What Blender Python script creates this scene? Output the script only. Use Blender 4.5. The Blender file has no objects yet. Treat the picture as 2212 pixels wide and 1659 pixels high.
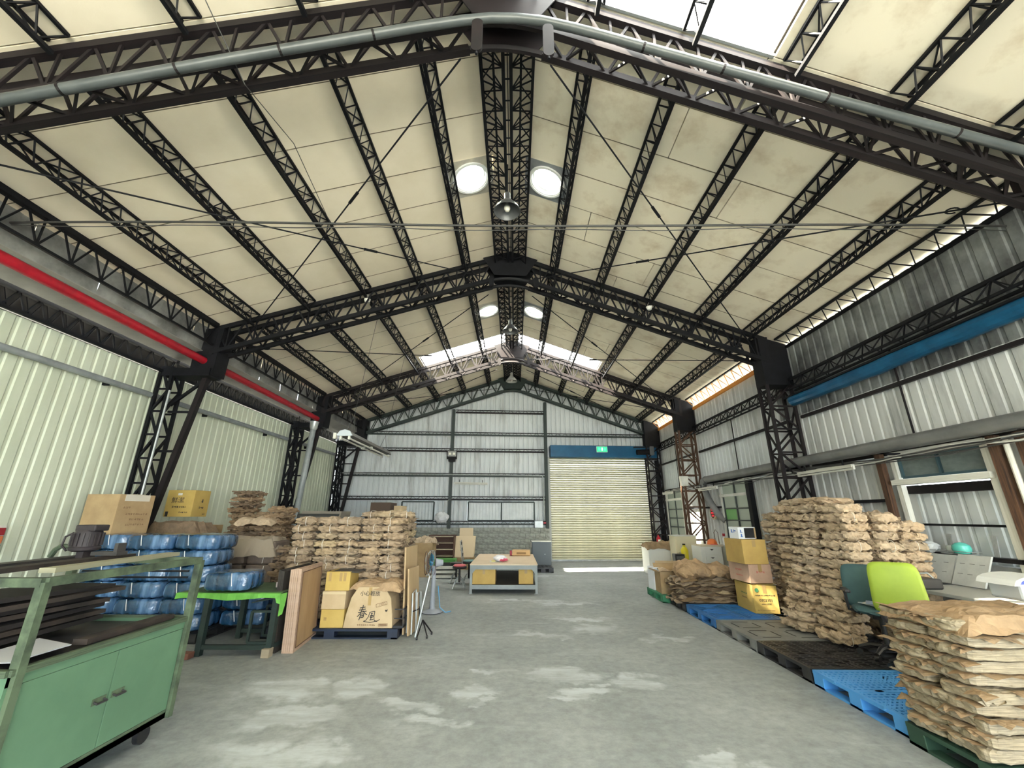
import bpy, bmesh, math, random
from math import sin, cos, pi, radians, sqrt, atan2
from mathutils import Vector, Matrix, Euler, noise

random.seed(7)
scene = bpy.context.scene
COL = scene.collection

# ------------------------------------------------------------------ camera
FPX, VX, VY, HCAM = 890.0, 1112.0, 1113.0, 1.7
_d = Vector(((VX-1106)/FPX, -(VY-829.5)/FPX, -1.0)).normalized()
_x = Vector((-_d.z, 0, _d.x)).normalized()
_z = _x.cross(_d)
cam_data = bpy.data.cameras.new('camera')
cam_data.sensor_fit = 'HORIZONTAL'
cam_data.sensor_width = 36.0
cam_data.lens = FPX*36.0/2212.0
cam_data.clip_start = 0.05
cam_data.clip_end = 300
cam = bpy.data.objects.new('camera', cam_data)
COL.objects.link(cam)
cam.matrix_world = Matrix.Translation((0, 0, HCAM)) @ Matrix((_x, _d, _z)).to_4x4()
scene.camera = cam

# ------------------------------------------------------------------ world, sun, exposure
world = bpy.data.worlds.new('sky')
scene.world = world
world.use_nodes = True
wn = world.node_tree.nodes
bg = wn['Background']
bg.inputs[0].default_value = (0.86, 0.95, 1.0, 1)
bg.inputs[1].default_value = 3.0
sun_data = bpy.data.lights.new('sun', 'SUN')
sun_data.energy = 55.0
sun_data.angle = radians(1.2)
sun_data.color = (1.0, 0.90, 0.70)
sun = bpy.data.objects.new('sun', sun_data)
COL.objects.link(sun)
sun.rotation_euler = Vector((0.72, 0.30, -1.0)).to_track_quat('-Z', 'Y').to_euler()
vs = scene.view_settings
vs.view_transform = 'Standard'
vs.look = 'None'
vs.gamma = 1.0
vs.use_curve_mapping = False
vs.exposure = 2.12
scene.cycles.max_bounces = 10
scene.cycles.diffuse_bounces = 4
scene.cycles.transparent_max_bounces = 12
scene.cycles.sample_clamp_indirect = 8.0
scene.cycles.caustics_reflective = False
scene.cycles.caustics_refractive = False

# ------------------------------------------------------------------ materials
MATS = {}
def _nt(name):
    m = bpy.data.materials.new(name)
    m.use_nodes = True
    nt = m.node_tree
    return m, nt, nt.nodes['Principled BSDF']

def mat(name, col, rough=0.7, metal=0.0, var=0.0, scale=6.0, col2=None, bump=0.0, bscale=40.0,
        stretch=(1, 1, 1), spec=0.4, contrast=(0.35, 0.65), coat=0.0):
    """Principled material with noise-driven colour variation and fine relief in object space."""
    if name in MATS:
        return MATS[name]
    m, nt, p = _nt(name)
    p.inputs['Base Color'].default_value = (*col, 1)
    p.inputs['Roughness'].default_value = rough
    p.inputs['Metallic'].default_value = metal
    p.inputs['Specular IOR Level'].default_value = spec
    if coat:
        p.inputs['Coat Weight'].default_value = coat
        p.inputs['Coat Roughness'].default_value = 0.15
    L = nt.links
    if var or col2 or bump:
        tc = nt.nodes.new('ShaderNodeTexCoord')
        mp = nt.nodes.new('ShaderNodeMapping')
        mp.inputs['Scale'].default_value = stretch
        L.new(tc.outputs['Object'], mp.inputs['Vector'])
    if var or col2:
        n = nt.nodes.new('ShaderNodeTexNoise')
        n.inputs['Scale'].default_value = scale
        n.inputs['Detail'].default_value = 5
        n.inputs['Roughness'].default_value = 0.62
        L.new(mp.outputs[0], n.inputs['Vector'])
        r = nt.nodes.new('ShaderNodeValToRGB')
        a = r.color_ramp.elements[0]
        b = r.color_ramp.elements[1]
        a.position, b.position = contrast
        c2 = col2 or tuple(max(0, c*(1-var)) for c in col)
        a.color = (*c2, 1)
        b.color = (*tuple(min(1, c*(1+var*0.5)) for c in col), 1)
        L.new(n.outputs['Fac'], r.inputs['Fac'])
        L.new(r.outputs['Color'], p.inputs['Base Color'])
    if bump:
        nb = nt.nodes.new('ShaderNodeTexNoise')
        nb.inputs['Scale'].default_value = bscale
        nb.inputs['Detail'].default_value = 4
        L.new(mp.outputs[0], nb.inputs['Vector'])
        bp = nt.nodes.new('ShaderNodeBump')
        bp.inputs['Strength'].default_value = bump
        bp.inputs['Distance'].default_value = 0.01
        L.new(nb.outputs['Fac'], bp.inputs['Height'])
        L.new(bp.outputs['Normal'], p.inputs['Normal'])
    MATS[name] = m
    return m

def mat_sheet(name, col, trans=0.6, alpha=0.5, tint=None):
    """thin translucent plastic or frosted glass"""
    if name in MATS:
        return MATS[name]
    m, nt, p = _nt(name)
    L = nt.links
    p.inputs['Base Color'].default_value = (*col, 1)
    p.inputs['Roughness'].default_value = 0.25
    tr = nt.nodes.new('ShaderNodeBsdfTranslucent')
    tr.inputs[0].default_value = (*col, 1)
    tp = nt.nodes.new('ShaderNodeBsdfTransparent')
    tp.inputs[0].default_value = (*(tint or (1, 1, 1)), 1)
    m1 = nt.nodes.new('ShaderNodeMixShader')
    m1.inputs[0].default_value = trans
    m2 = nt.nodes.new('ShaderNodeMixShader')
    m2.inputs[0].default_value = alpha
    L.new(p.outputs[0], m1.inputs[1])
    L.new(tr.outputs[0], m1.inputs[2])
    L.new(m1.outputs[0], m2.inputs[1])
    L.new(tp.outputs[0], m2.inputs[2])
    L.new(m2.outputs[0], nt.nodes['Material Output'].inputs[0])
    MATS[name] = m
    return m

def mat_emit(name, col, strength):
    if name in MATS:
        return MATS[name]
    m, nt, p = _nt(name)
    p.inputs['Base Color'].default_value = (*col, 1)
    p.inputs['Emission Color'].default_value = (*col, 1)
    p.inputs['Emission Strength'].default_value = strength
    MATS[name] = m
    return m

steel = mat('steel_black', (0.0075, 0.008, 0.011), 0.6, 0.0, col2=(0.004, 0.0045, 0.006), scale=5, spec=0.2)
steel_brown = mat('steel_brown', (0.015, 0.0105, 0.012), 0.6, 0.0, col2=(0.007, 0.0065, 0.008), scale=3, spec=0.25)
steel_rust = mat('steel_rusty', (0.13, 0.065, 0.035), 0.8, 0.0, col2=(0.035, 0.022, 0.018), scale=7)
steel_green = mat('steel_dark_green', (0.018, 0.035, 0.030), 0.5, 0.0, col2=(0.012, 0.020, 0.020), scale=6)
cream = mat('ceiling_board', (0.79, 0.715, 0.58), 0.85, col2=(0.71, 0.63, 0.49), scale=1.3, contrast=(0.25, 0.6), bump=0.06, bscale=60)
cream2 = mat('ceiling_board_stained', (0.80, 0.735, 0.60), 0.85, col2=(0.62, 0.53, 0.40), scale=2.2, contrast=(0.28, 0.50), bump=0.06, bscale=60)
deck = mat('roof_deck', (0.05, 0.045, 0.04), 0.8)
galv = mat('galvanised', (0.50, 0.53, 0.53), 0.38, 0.55, col2=(0.34, 0.37, 0.38), scale=4)
pvc_grey = mat('pvc_grey', (0.30, 0.33, 0.34), 0.4, col2=(0.20, 0.22, 0.23), scale=3)
wallgreen = mat('sheet_pale_green', (0.64, 0.69, 0.57), 0.45, col2=(0.54, 0.59, 0.47), scale=1.6, stretch=(1, 1, 0.35))
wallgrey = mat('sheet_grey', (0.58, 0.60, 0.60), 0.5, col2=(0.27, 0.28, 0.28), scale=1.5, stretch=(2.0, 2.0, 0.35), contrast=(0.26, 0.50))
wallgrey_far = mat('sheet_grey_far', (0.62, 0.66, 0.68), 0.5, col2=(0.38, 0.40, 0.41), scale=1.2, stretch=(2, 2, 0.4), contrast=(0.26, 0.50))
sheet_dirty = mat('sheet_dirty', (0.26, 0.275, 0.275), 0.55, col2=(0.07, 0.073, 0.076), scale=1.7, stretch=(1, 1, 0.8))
block = mat('block_wall', (0.42, 0.44, 0.40), 0.9, col2=(0.20, 0.21, 0.19), scale=2.6, bump=0.4, bscale=25)
white_wall = mat('white_paint', (0.72, 0.72, 0.67), 0.7, col2=(0.58, 0.58, 0.53), scale=4)
blue_paint = mat('blue_paint', (0.010, 0.10, 0.21), 0.35, col2=(0.007, 0.07, 0.16), scale=2)
red_paint = mat('red_paint', (0.42, 0.010, 0.025), 0.35, col2=(0.28, 0.008, 0.02), scale=6)
# ------------------------------------------------------------------ helpers
K = 0.07                       # the frames stand a little askew to the ridge line
def V(*a):
    return Vector(a)

class MB:
    """collects verts and faces, then links them as one mesh object"""
    def __init__(self):
        self.v = []
        self.f = []
    def add(self, vs, fs):
        o = len(self.v)
        self.v += [tuple(p) for p in vs]
        self.f += [tuple(i+o for i in q) for q in fs]
        return self
    def box(self, c, s, rot=None):
        x, y, z = s[0]/2, s[1]/2, s[2]/2
        vs = [Vector((sx*x, sy*y, sz*z)) for sz in (-1, 1) for sy in (-1, 1) for sx in (-1, 1)]
        if rot is not None:
            vs = [rot @ p for p in vs]
        return self.add([p+Vector(c) for p in vs],
                        [(0, 2, 3, 1), (4, 5, 7, 6), (0, 1, 5, 4), (2, 6, 7, 3), (0, 4, 6, 2), (1, 3, 7, 5)])
    def bar(self, p0, p1, w, h=None, up=(0, 0, 1)):
        h = h or w
        p0, p1 = Vector(p0), Vector(p1)
        d = p1-p0
        ln = d.length
        if ln < 1e-6:
            return self
        d /= ln
        u = Vector(up)
        if abs(u.dot(d)) > 0.98:
            u = Vector((1, 0, 0))
        r = d.cross(u).normalized()
        u = r.cross(d)
        vs = []
        for p in (p0, p1):
            for a, b in ((-1, -1), (1, -1), (1, 1), (-1, 1)):
                vs.append(p + r*(a*w/2) + u*(b*h/2))
        return self.add(vs, [(0, 1, 2, 3), (7, 6, 5, 4), (0, 4, 5, 1), (1, 5, 6, 2), (2, 6, 7, 3), (3, 7, 4, 0)])
    def tube(self, pts, r, n=8, cap=True, taper=None):
        pts = [Vector(p) for p in pts]
        rings = []
        prev = None
        for i, p in enumerate(pts):
            if i == 0:
                t = pts[1]-p
            elif i == len(pts)-1:
                t = p-pts[i-1]
            else:
                t = (pts[i+1]-p).normalized()+(p-pts[i-1]).normalized()
            t.normalize()
            if prev is None:
                a = Vector((0, 0, 1)) if abs(t.z) < 0.9 else Vector((1, 0, 0))
                u = t.cross(a).normalized()
            else:
                u = prev - t*prev.dot(t)
                u = u.normalized() if u.length > 1e-5 else t.orthogonal().normalized()
            prev = u
            w = t.cross(u)
            rr = r if taper is None else taper[i]
            rings.append([p+u*(cos(2*pi*k/n)*rr)+w*(sin(2*pi*k/n)*rr) for k in range(n)])
        vs = [q for ring in rings for q in ring]
        fs = []
        for i in range(len(rings)-1):
            for k in range(n):
                k2 = (k+1) % n
                fs.append((i*n+k, i*n+k2, (i+1)*n+k2, (i+1)*n+k))
        if cap:
            fs.append(tuple(reversed(range(n))))
            o = (len(rings)-1)*n
            fs.append(tuple(o+k for k in range(n)))
        return self.add(vs, fs)
    def lathe(self, prof, c=(0, 0, 0), n=20, rot=None):
        vs, fs = [], []
        m = len(prof)
        for k in range(n):
            a = 2*pi*k/n
            for r, z in prof:
                p = Vector((r*cos(a), r*sin(a), z))
                if rot is not None:
                    p = rot @ p
                vs.append(p+Vector(c))
        for k in range(n):
            k2 = (k+1) % n
            for j in range(m-1):
                fs.append((k*m+j, k2*m+j, k2*m+j+1, k*m+j+1))
        return self.add(vs, fs)
    def prism(self, poly, axis_vec):
        """poly: list of 3D points (planar); extruded by axis_vec"""
        n = len(poly)
        a = Vector(axis_vec)
        vs = [Vector(p) for p in poly]+[Vector(p)+a for p in poly]
        fs = [tuple(range(n)), tuple(reversed(range(n, 2*n)))]
        for i in range(n):
            j = (i+1) % n
            fs.append((i, i+n, j+n, j))
        return self.add(vs, fs)
    def build(self, name, m, parent=None, smooth=False, bevel=0.0, kind=None, loc=None):
        me = bpy.data.meshes.new(name)
        off = Vector((0, 0, 0))
        if parent is not None:
            off = wloc(parent)
        elif loc is not None:
            off = Vector(loc)
        me.from_pydata([tuple(Vector(p)-off) for p in self.v], [], self.f)
        me.validate()
        bmx = bmesh.new()
        bmx.from_mesh(me)
        bmesh.ops.recalc_face_normals(bmx, faces=bmx.faces)
        bmx.to_mesh(me)
        bmx.free()
        if smooth:
            me.polygons.foreach_set('use_smooth', [True]*len(me.polygons))
        me.materials.append(m)
        o = bpy.data.objects.new(name, me)
        COL.objects.link(o)
        if parent is not None:
            o.parent = parent
        elif loc is not None:
            o.location = off
        if bevel:
            b = o.modifiers.new('bevel', 'BEVEL')
            b.width = bevel
            b.segments = 2
            b.limit_method = 'ANGLE'
        if smooth and not bevel:
            e = o.modifiers.new('split', 'EDGE_SPLIT')
            e.split_angle = radians(40)
        if kind:
            o['kind'] = kind
        return o

def wloc(o):
    """world location of an unrotated parent chain"""
    if o.name in LOCAL:
        return Vector((0, 0, 0))
    p = Vector(o.location)
    while o.parent is not None:
        o = o.parent
        if o.name in LOCAL:
            break
        p += Vector(o.location)
    return p
LOCAL = set()

def tag(o, label=None, cat=None, group=None, kind=None):
    if label:
        o['label'] = label
    if cat:
        o['category'] = cat
    if group:
        o['group'] = group
    if kind:
        o['kind'] = kind
    return o

def thing(name, label, cat, loc, group=None, rz=None):
    o = bpy.data.objects.new(name, None)
    o.empty_display_size = 0.1
    COL.objects.link(o)
    o.location = loc
    if rz is not None:             # parts of this thing are given in its own coordinates
        o.rotation_euler = (0, 0, rz)
        LOCAL.add(o.name)
    return tag(o, label, cat, group)

_unit = {}
def unit_mesh(m):
    if m.name not in _unit:
        b = MB().box((0, 0, 0), (1, 1, 1))
        me = bpy.data.meshes.new('bar_'+m.name)
        me.from_pydata(b.v, [], b.f)
        me.materials.append(m)
        _unit[m.name] = me
    return _unit[m.name]

def ubar(name, p0, p1, w, h, m, parent, up=(0, 0, 1)):
    """one straight member as its own object (shared unit mesh)"""
    p0, p1 = Vector(p0), Vector(p1)
    d = p1-p0
    ln = d.length
    d = d/ln
    u = Vector(up)
    if abs(u.dot(d)) > 0.98:
        u = Vector((1, 0, 0))
    r = d.cross(u).normalized()
    u = r.cross(d)
    o = bpy.data.objects.new(name, unit_mesh(m))
    COL.objects.link(o)
    if parent is not None:
        o.parent = parent
    mid = (p0+p1)/2 - (wloc(parent) if parent is not None else Vector((0, 0, 0)))
    mx = Matrix((r, d, u)).transposed().to_4x4()
    o.matrix_basis = Matrix.Translation(mid) @ mx @ Matrix.Diagonal((w, ln, h, 1))
    return o

def ubox(name, c, s, m, parent, rz=0.0):
    o = bpy.data.objects.new(name, unit_mesh(m))
    COL.objects.link(o)
    off = Vector((0, 0, 0))
    if parent is not None:
        o.parent = parent
        off = wloc(parent)
    o.matrix_basis = Matrix.Translation(Vector(c)-off) @ Matrix.Rotation(rz, 4, 'Z') @ Matrix.Diagonal((*s, 1))
    return o

def boxo(name, c, s, m, parent=None, bevel=0.0, rot=None):
    b = MB().box(c, s, rot)
    return b.build(name, m, parent, bevel=bevel)

def copy_tree(o, parent=None):
    c = o.copy()
    COL.objects.link(c)
    c.parent = parent
    for ch in o.children:
        copy_tree(ch, c)
    return c

ORD = ['first', 'second', 'third', 'fourth', 'fifth', 'sixth', 'seventh', 'eighth', 'ninth', 'tenth',
       'eleventh', 'twelfth', 'thirteenth', 'fourteenth', 'fifteenth', 'sixteenth', 'seventeenth',
       'eighteenth', 'nineteenth', 'twentieth', '21st', '22nd', '23rd', '24th', '25th', '26th', '27th', '28th', '29th', '30th']

def text_mesh(name, body, size, m, parent, origin, xdir, ydir, align='CENTER', thick=0.0008):
    """flat lettering printed on a surface; origin/xdir/ydir in world space"""
    cu = bpy.data.curves.new(name, 'FONT')
    cu.body = body
    cu.size = size
    cu.align_x = align
    cu.align_y = 'CENTER'
    cu.extrude = thick
    cu.resolution_u = 3
    tmp = bpy.data.objects.new(name+'_tmp', cu)
    COL.objects.link(tmp)
    bpy.context.view_layer.update()
    dg = bpy.context.evaluated_depsgraph_get()
    me = bpy.data.meshes.new_from_object(tmp.evaluated_get(dg))
    bpy.data.objects.remove(tmp)
    me.materials.clear()
    me.materials.append(m)
    xd, yd = Vector(xdir).normalized(), Vector(ydir).normalized()
    zd = xd.cross(yd)
    off = wloc(parent) if parent is not None else Vector((0, 0, 0))
    mx = Matrix.Translation(Vector(origin)-off) @ Matrix((xd, yd, zd)).transposed().to_4x4()
    me.transform(mx)
    me.name = name
    o = bpy.data.objects.new(name, me)
    COL.objects.link(o)
    o.parent = parent
    return o

RZ, RX, SL = 7.5, -0.1, 0.34
def roofz(x):
    return RZ - SL*abs(x-RX)
def fy(y0, x):
    return y0 + K*x
FR = [3.34, 8.45, 13.5, 17.0]
EL, ER = -6.25, 6.15           # eaves
XL, XR, YF, YB = -7.2, 6.1, 17.25, -9.0
# ------------------------------------------------------------------ floor and ground
def floor_material():
    m, nt, p = _nt('concrete_floor')
    L = nt.links
    N = nt.nodes.new
    tc = N('ShaderNodeTexCoord')
    def nz(scale, detail=6, rough=0.6, stretch=None):
        n = N('ShaderNodeTexNoise')
        n.inputs['Scale'].default_value = scale
        n.inputs['Detail'].default_value = detail
        n.inputs['Roughness'].default_value = rough
        if stretch:
            mp = N('ShaderNodeMapping')
            mp.inputs['Scale'].default_value = stretch
            L.new(tc.outputs['Object'], mp.inputs[0])
            L.new(mp.outputs[0], n.inputs['Vector'])
        else:
            L.new(tc.outputs['Object'], n.inputs['Vector'])
        return n
    base = nz(0.7, 8, 0.65)
    r = N('ShaderNodeValToRGB')
    r.color_ramp.elements[0].position = 0.30
    r.color_ramp.elements[0].color = (0.245, 0.270, 0.272, 1)
    r.color_ramp.elements[1].position = 0.68
    r.color_ramp.elements[1].color = (0.385, 0.412, 0.410, 1)
    L.new(base.outputs['Fac'], r.inputs[0])
    fine = nz(9, 8, 0.75)
    r2 = N('ShaderNodeValToRGB')
    r2.color_ramp.elements[0].position = 0.30
    r2.color_ramp.elements[0].color = (0.72, 0.72, 0.72, 1)
    r2.color_ramp.elements[1].position = 0.62
    r2.color_ramp.elements[1].color = (1.08, 1.08, 1.07, 1)
    L.new(fine.outputs['Fac'], r2.inputs[0])
    mul = N('ShaderNodeMix')
    mul.data_type = 'RGBA'
    mul.blend_type = 'MULTIPLY'
    mul.inputs[0].default_value = 1.0
    L.new(r.outputs[0], mul.inputs[6])
    L.new(r2.outputs[0], mul.inputs[7])
    # worn pale repair patches, each with a place and shape of its own
    sep = N('ShaderNodeSeparateXYZ')
    wob = nz(2.4, 5, 0.6)
    wsub = N('ShaderNodeVectorMath'); wsub.operation = 'SUBTRACT'; wsub.inputs[1].default_value = (0.5, 0.5, 0.5)
    L.new(wob.outputs['Color'], wsub.inputs[0])
    wsc = N('ShaderNodeVectorMath'); wsc.operation = 'SCALE'; wsc.inputs['Scale'].default_value = 1.1
    L.new(wsub.outputs[0], wsc.inputs[0])
    wadd = N('ShaderNodeVectorMath'); wadd.operation = 'ADD'
    L.new(tc.outputs['Object'], wadd.inputs[0])
    L.new(wsc.outputs[0], wadd.inputs[1])
    PATCH = [(-2.35, 4.9, .42, .25), (-1.95, 4.35, .40, .22), (-1.75, 3.75, .55, .20), (-2.3, 3.3, .6, .22), (-1.5, 3.2, .45, .12),
             (-1.6, 5.0, .24, .30), (-0.95, 4.65, .24, .16), (-0.75, 4.25, .30, .11), (-0.42, 5.0, .2, .16), (-0.3, 5.45, .14, .1),
             (-0.35, 4.75, .12, .08), (0.55, 5.35, .36, .20), (0.75, 4.85, .32, .12), (0.95, 5.05, .10, .08), (1.3, 7.4, .35, .3),
             (1.35, 5.2, .3, .2), (-0.2, 9.6, .5, .12), (0.65, 9.55, .35, .1), (1.0, 9.3, .7, .15), (1.1, 8.0, .5, .12), (0.3, 7.0, .5, .12),
             (2.2, 6.9, .3, .15), (-2.0, 2.8, .7, .25), (1.5, 3.6, .35, .12), (0.5, 13.3, .9, .2)]
    acc = None
    for (px, py, a, b) in PATCH:
        s = N('ShaderNodeVectorMath'); s.operation = 'SUBTRACT'; s.inputs[1].default_value = (px, py, 0)
        L.new(wadd.outputs[0], s.inputs[0])
        q = N('ShaderNodeVectorMath'); q.operation = 'MULTIPLY'; q.inputs[1].default_value = (1/a, 1/b, 0)
        L.new(s.outputs[0], q.inputs[0])
        ln = N('ShaderNodeVectorMath'); ln.operation = 'LENGTH'
        L.new(q.outputs[0], ln.inputs[0])
        if acc is None:
            acc = ln.outputs['Value']
        else:
            mn = N('ShaderNodeMath'); mn.operation = 'MINIMUM'
            L.new(acc, mn.inputs[0]); L.new(ln.outputs['Value'], mn.inputs[1])
            acc = mn.outputs[0]
    rp = N('ShaderNodeMapRange')
    rp.interpolation_type = 'SMOOTHSTEP'
    rp.inputs['From Min'].default_value = 1.35
    rp.inputs['From Max'].default_value = 0.55
    L.new(acc, rp.inputs['Value'])
    streak = nz(3.2, 7, 0.7, (0.35, 1.6, 1))
    rs = N('ShaderNodeMapRange')
    rs.inputs['From Min'].default_value = 0.38
    rs.inputs['From Max'].default_value = 0.62
    L.new(streak.outputs['Fac'], rs.inputs['Value'])
    mm = N('ShaderNodeMath'); mm.operation = 'MULTIPLY'
    L.new(rp.outputs[0], mm.inputs[0])
    ms = N('ShaderNodeMapRange'); ms.inputs['To Min'].default_value = 0.25; ms.inputs['To Max'].default_value = 0.85
    L.new(rs.outputs[0], ms.inputs['Value'])
    L.new(ms.outputs[0], mm.inputs[1])
    # general scuffs
    sc = nz(1.5, 9, 0.72, (0.5, 1.5, 1))
    rsc = N('ShaderNodeMapRange')
    rsc.inputs['From Min'].default_value = 0.56
    rsc.inputs['From Max'].default_value = 0.72
    rsc.inputs['To Max'].default_value = 0.42
    L.new(sc.outputs['Fac'], rsc.inputs['Value'])
    mx = N('ShaderNodeMath'); mx.operation = 'MAXIMUM'
    L.new(mm.outputs[0], mx.inputs[0]); L.new(rsc.outputs[0], mx.inputs[1])
    mix = N('ShaderNodeMix'); mix.data_type = 'RGBA'
    mix.inputs[7].default_value = (0.62, 0.67, 0.69, 1)
    L.new(mx.outputs[0], mix.inputs[0]); L.new(mul.outputs[2], mix.inputs[6])
    L.new(mix.outputs[2], p.inputs['Base Color'])
    p.inputs['Roughness'].default_value = 0.55
    p.inputs['Specular IOR Level'].default_value = 0.35
    bp = N('ShaderNodeBump'); bp.inputs['Strength'].default_value = 0.25; bp.inputs['Distance'].default_value = 0.01
    L.new(fine.outputs['Fac'], bp.inputs['Height']); L.new(bp.outputs[0], p.inputs['Normal'])
    MATS['concrete_floor'] = m
    return m

b = MB().box(((XL+XR)/2, (YB+17.9)/2, -0.10), (XR-XL+0.3, 17.9-YB, 0.20))
floor = b.build('floor', floor_material())
tag(floor, 'worn grey concrete floor with pale patches', kind='structure')
g = MB().box((0, 2, -0.30), (90, 90, 0.1)).build('ground', mat('yard_concrete', (0.27, 0.28, 0.28), 0.9, col2=(0.21, 0.22, 0.22), scale=0.8))
tag(g, 'pale concrete yard outside the hall', kind='structure')

# ------------------------------------------------------------------ ceiling boards and roof deck
ceil = bpy.data.objects.new('ceiling', None)
COL.objects.link(ceil)
tag(ceil, 'pitched ceiling of cream insulation boards', kind='structure')
deckb = MB()
SK1 = (2.05, 3.04)             # skylight strips (y at ridge) and vent bays
SK2 = (12.45, 13.5)
VN1 = (5.40, 6.15)
VN2 = (10.22, 11.05)
seams = []
def cut(a, b, n):
    return [(a+(b-a)*i/n, a+(b-a)*(i+1)/n) for i in range(n)]
seams += cut(YB, SK1[0], 13) + [SK1] + cut(SK1[1], VN1[0], 3) + [VN1] + cut(VN1[1], VN2[0], 5) + [VN2]
seams += cut(VN2[1], SK2[0], 2) + [SK2] + cut(SK2[1], 17.6, 5)
SKY_W = 2.95
def roofpt(side, u, y0, up=0.0):
    x = RX + side*u
    return Vector((x, fy(y0, x), RZ - SL*u + up))
def board(side, u0, u1, y0, y1, m):
    gp = 0.007
    a, b2, c, d = roofpt(side, u0+gp, y0+gp), roofpt(side, u1-gp, y0+gp), roofpt(side, u1-gp, y1-gp), roofpt(side, u0+gp, y1-gp)
    dz = random.uniform(-0.003, 0.003)
    for p in (a, b2, c, d):
        p.z += dz
    MB().prism([a, b2, c, d], (0, 0, 0.03)).build('ceiling_board', m, ceil)
    e = 0.01
    q = [roofpt(side, max(0, u0-e), y0-e, .045), roofpt(side, u1+e, y0-e, .045), roofpt(side, u1+e, y1+e, .045), roofpt(side, max(0, u0-e), y1+e, .045)]
    deckb.prism(q, (0, 0, 0.02))
for side in (-1, 1):
    uend = (RX+6.62) if side < 0 else (ER+.12-RX)
    m0 = cream if side < 0 else cream2
    for k, (y0, y1) in enumerate(seams):
        if (y0, y1) in (SK1, SK2) and not ((y0, y1) == SK1 and side < 0):
            board(side, 0, 0.22, y0, y1, m0)
            board(side, SKY_W, uend, y0, y1, m0)
        elif (y0, y1) in (VN1, VN2):
            board(side, 0, 0.30, y0, y1, m0)
            board(side, 1.02, uend, y0, y1, m0)
        elif side > 0:
            s = [2.35, 3.4, 4.3, 1.5, 2.9][k % 5]
            board(side, 0, s, y0, y1, m0)
            board(side, s, uend, y0, y1, m0)
        else:
            board(side, 0, uend, y0, y1, m0)
joint_m = mat('joint_dark', (.20, .165, .11), .9, col2=(.12, .10, .07), scale=5)  # dark brown strips that draw the board seams as dark lines
for side in (-1, 1):
    uend = (RX+6.62) if side < 0 else (ER+.12-RX)
    for k, (y0, y1) in enumerate(seams):
        if y0 < 1.0 or (y0, y1) in (SK1, SK2) or y0 in (SK1[1], SK2[1]):
            continue
        u0 = 0.05 if (y0, y1) not in (VN1, VN2) and y0 not in (VN1[1], VN2[1]) else 1.03
        MB().bar(roofpt(side, u0, y0, .004), roofpt(side, uend, y0, .004), .013, .012).build('joint_strip', joint_m, ceil)
dk = deckb.build('roof_deck', deck)
tag(dk, 'dark sheet metal roof deck above the boards', kind='structure')

# skylight sheets
clear = mat_sheet('skylight_sheet', (0.95, 0.97, 0.97), 0.7, 0.72)
def skylight(side, sk, label):
    root = thing('skylight', label, 'skylight', roofpt(side, (0.22+SKY_W)/2, sk[0]))
    n = 3
    for i in range(n):
        u0 = 0.22+(SKY_W-0.22)*i/n
        u1 = 0.22+(SKY_W-0.22)*(i+1)/n
        vs, fs = [], []
        m = 24
        for j in range(m+1):
            u = u0+(u1-u0)*j/m
            up = 0.05+(0.012 if (j//2) % 2 else 0.0)
            vs += [roofpt(side, u, sk[0]-0.03, up), roofpt(side, u, sk[1]+0.03, up)]
        fs = [(2*j, 2*j+1, 2*j+3, 2*j+2) for j in range(m)]
        MB().add(vs, fs).build('skylight_sheet', clear, root)
    for (ya, yb2) in ((sk[0], sk[0]), (sk[1], sk[1])):
        ubar('frame_rail', roofpt(side, 0.22, ya, 0.02), roofpt(side, SKY_W, ya, 0.02), 0.03, 0.05, galv, root)
    return root
skylight(1, SK1, 'large bright skylight at the upper right edge, above the nearest truss')
skylight(-1, SK2, 'left half of the bright skylight strip over the far truss')
skylight(1, SK2, 'right half of the bright skylight strip over the far truss')

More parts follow.
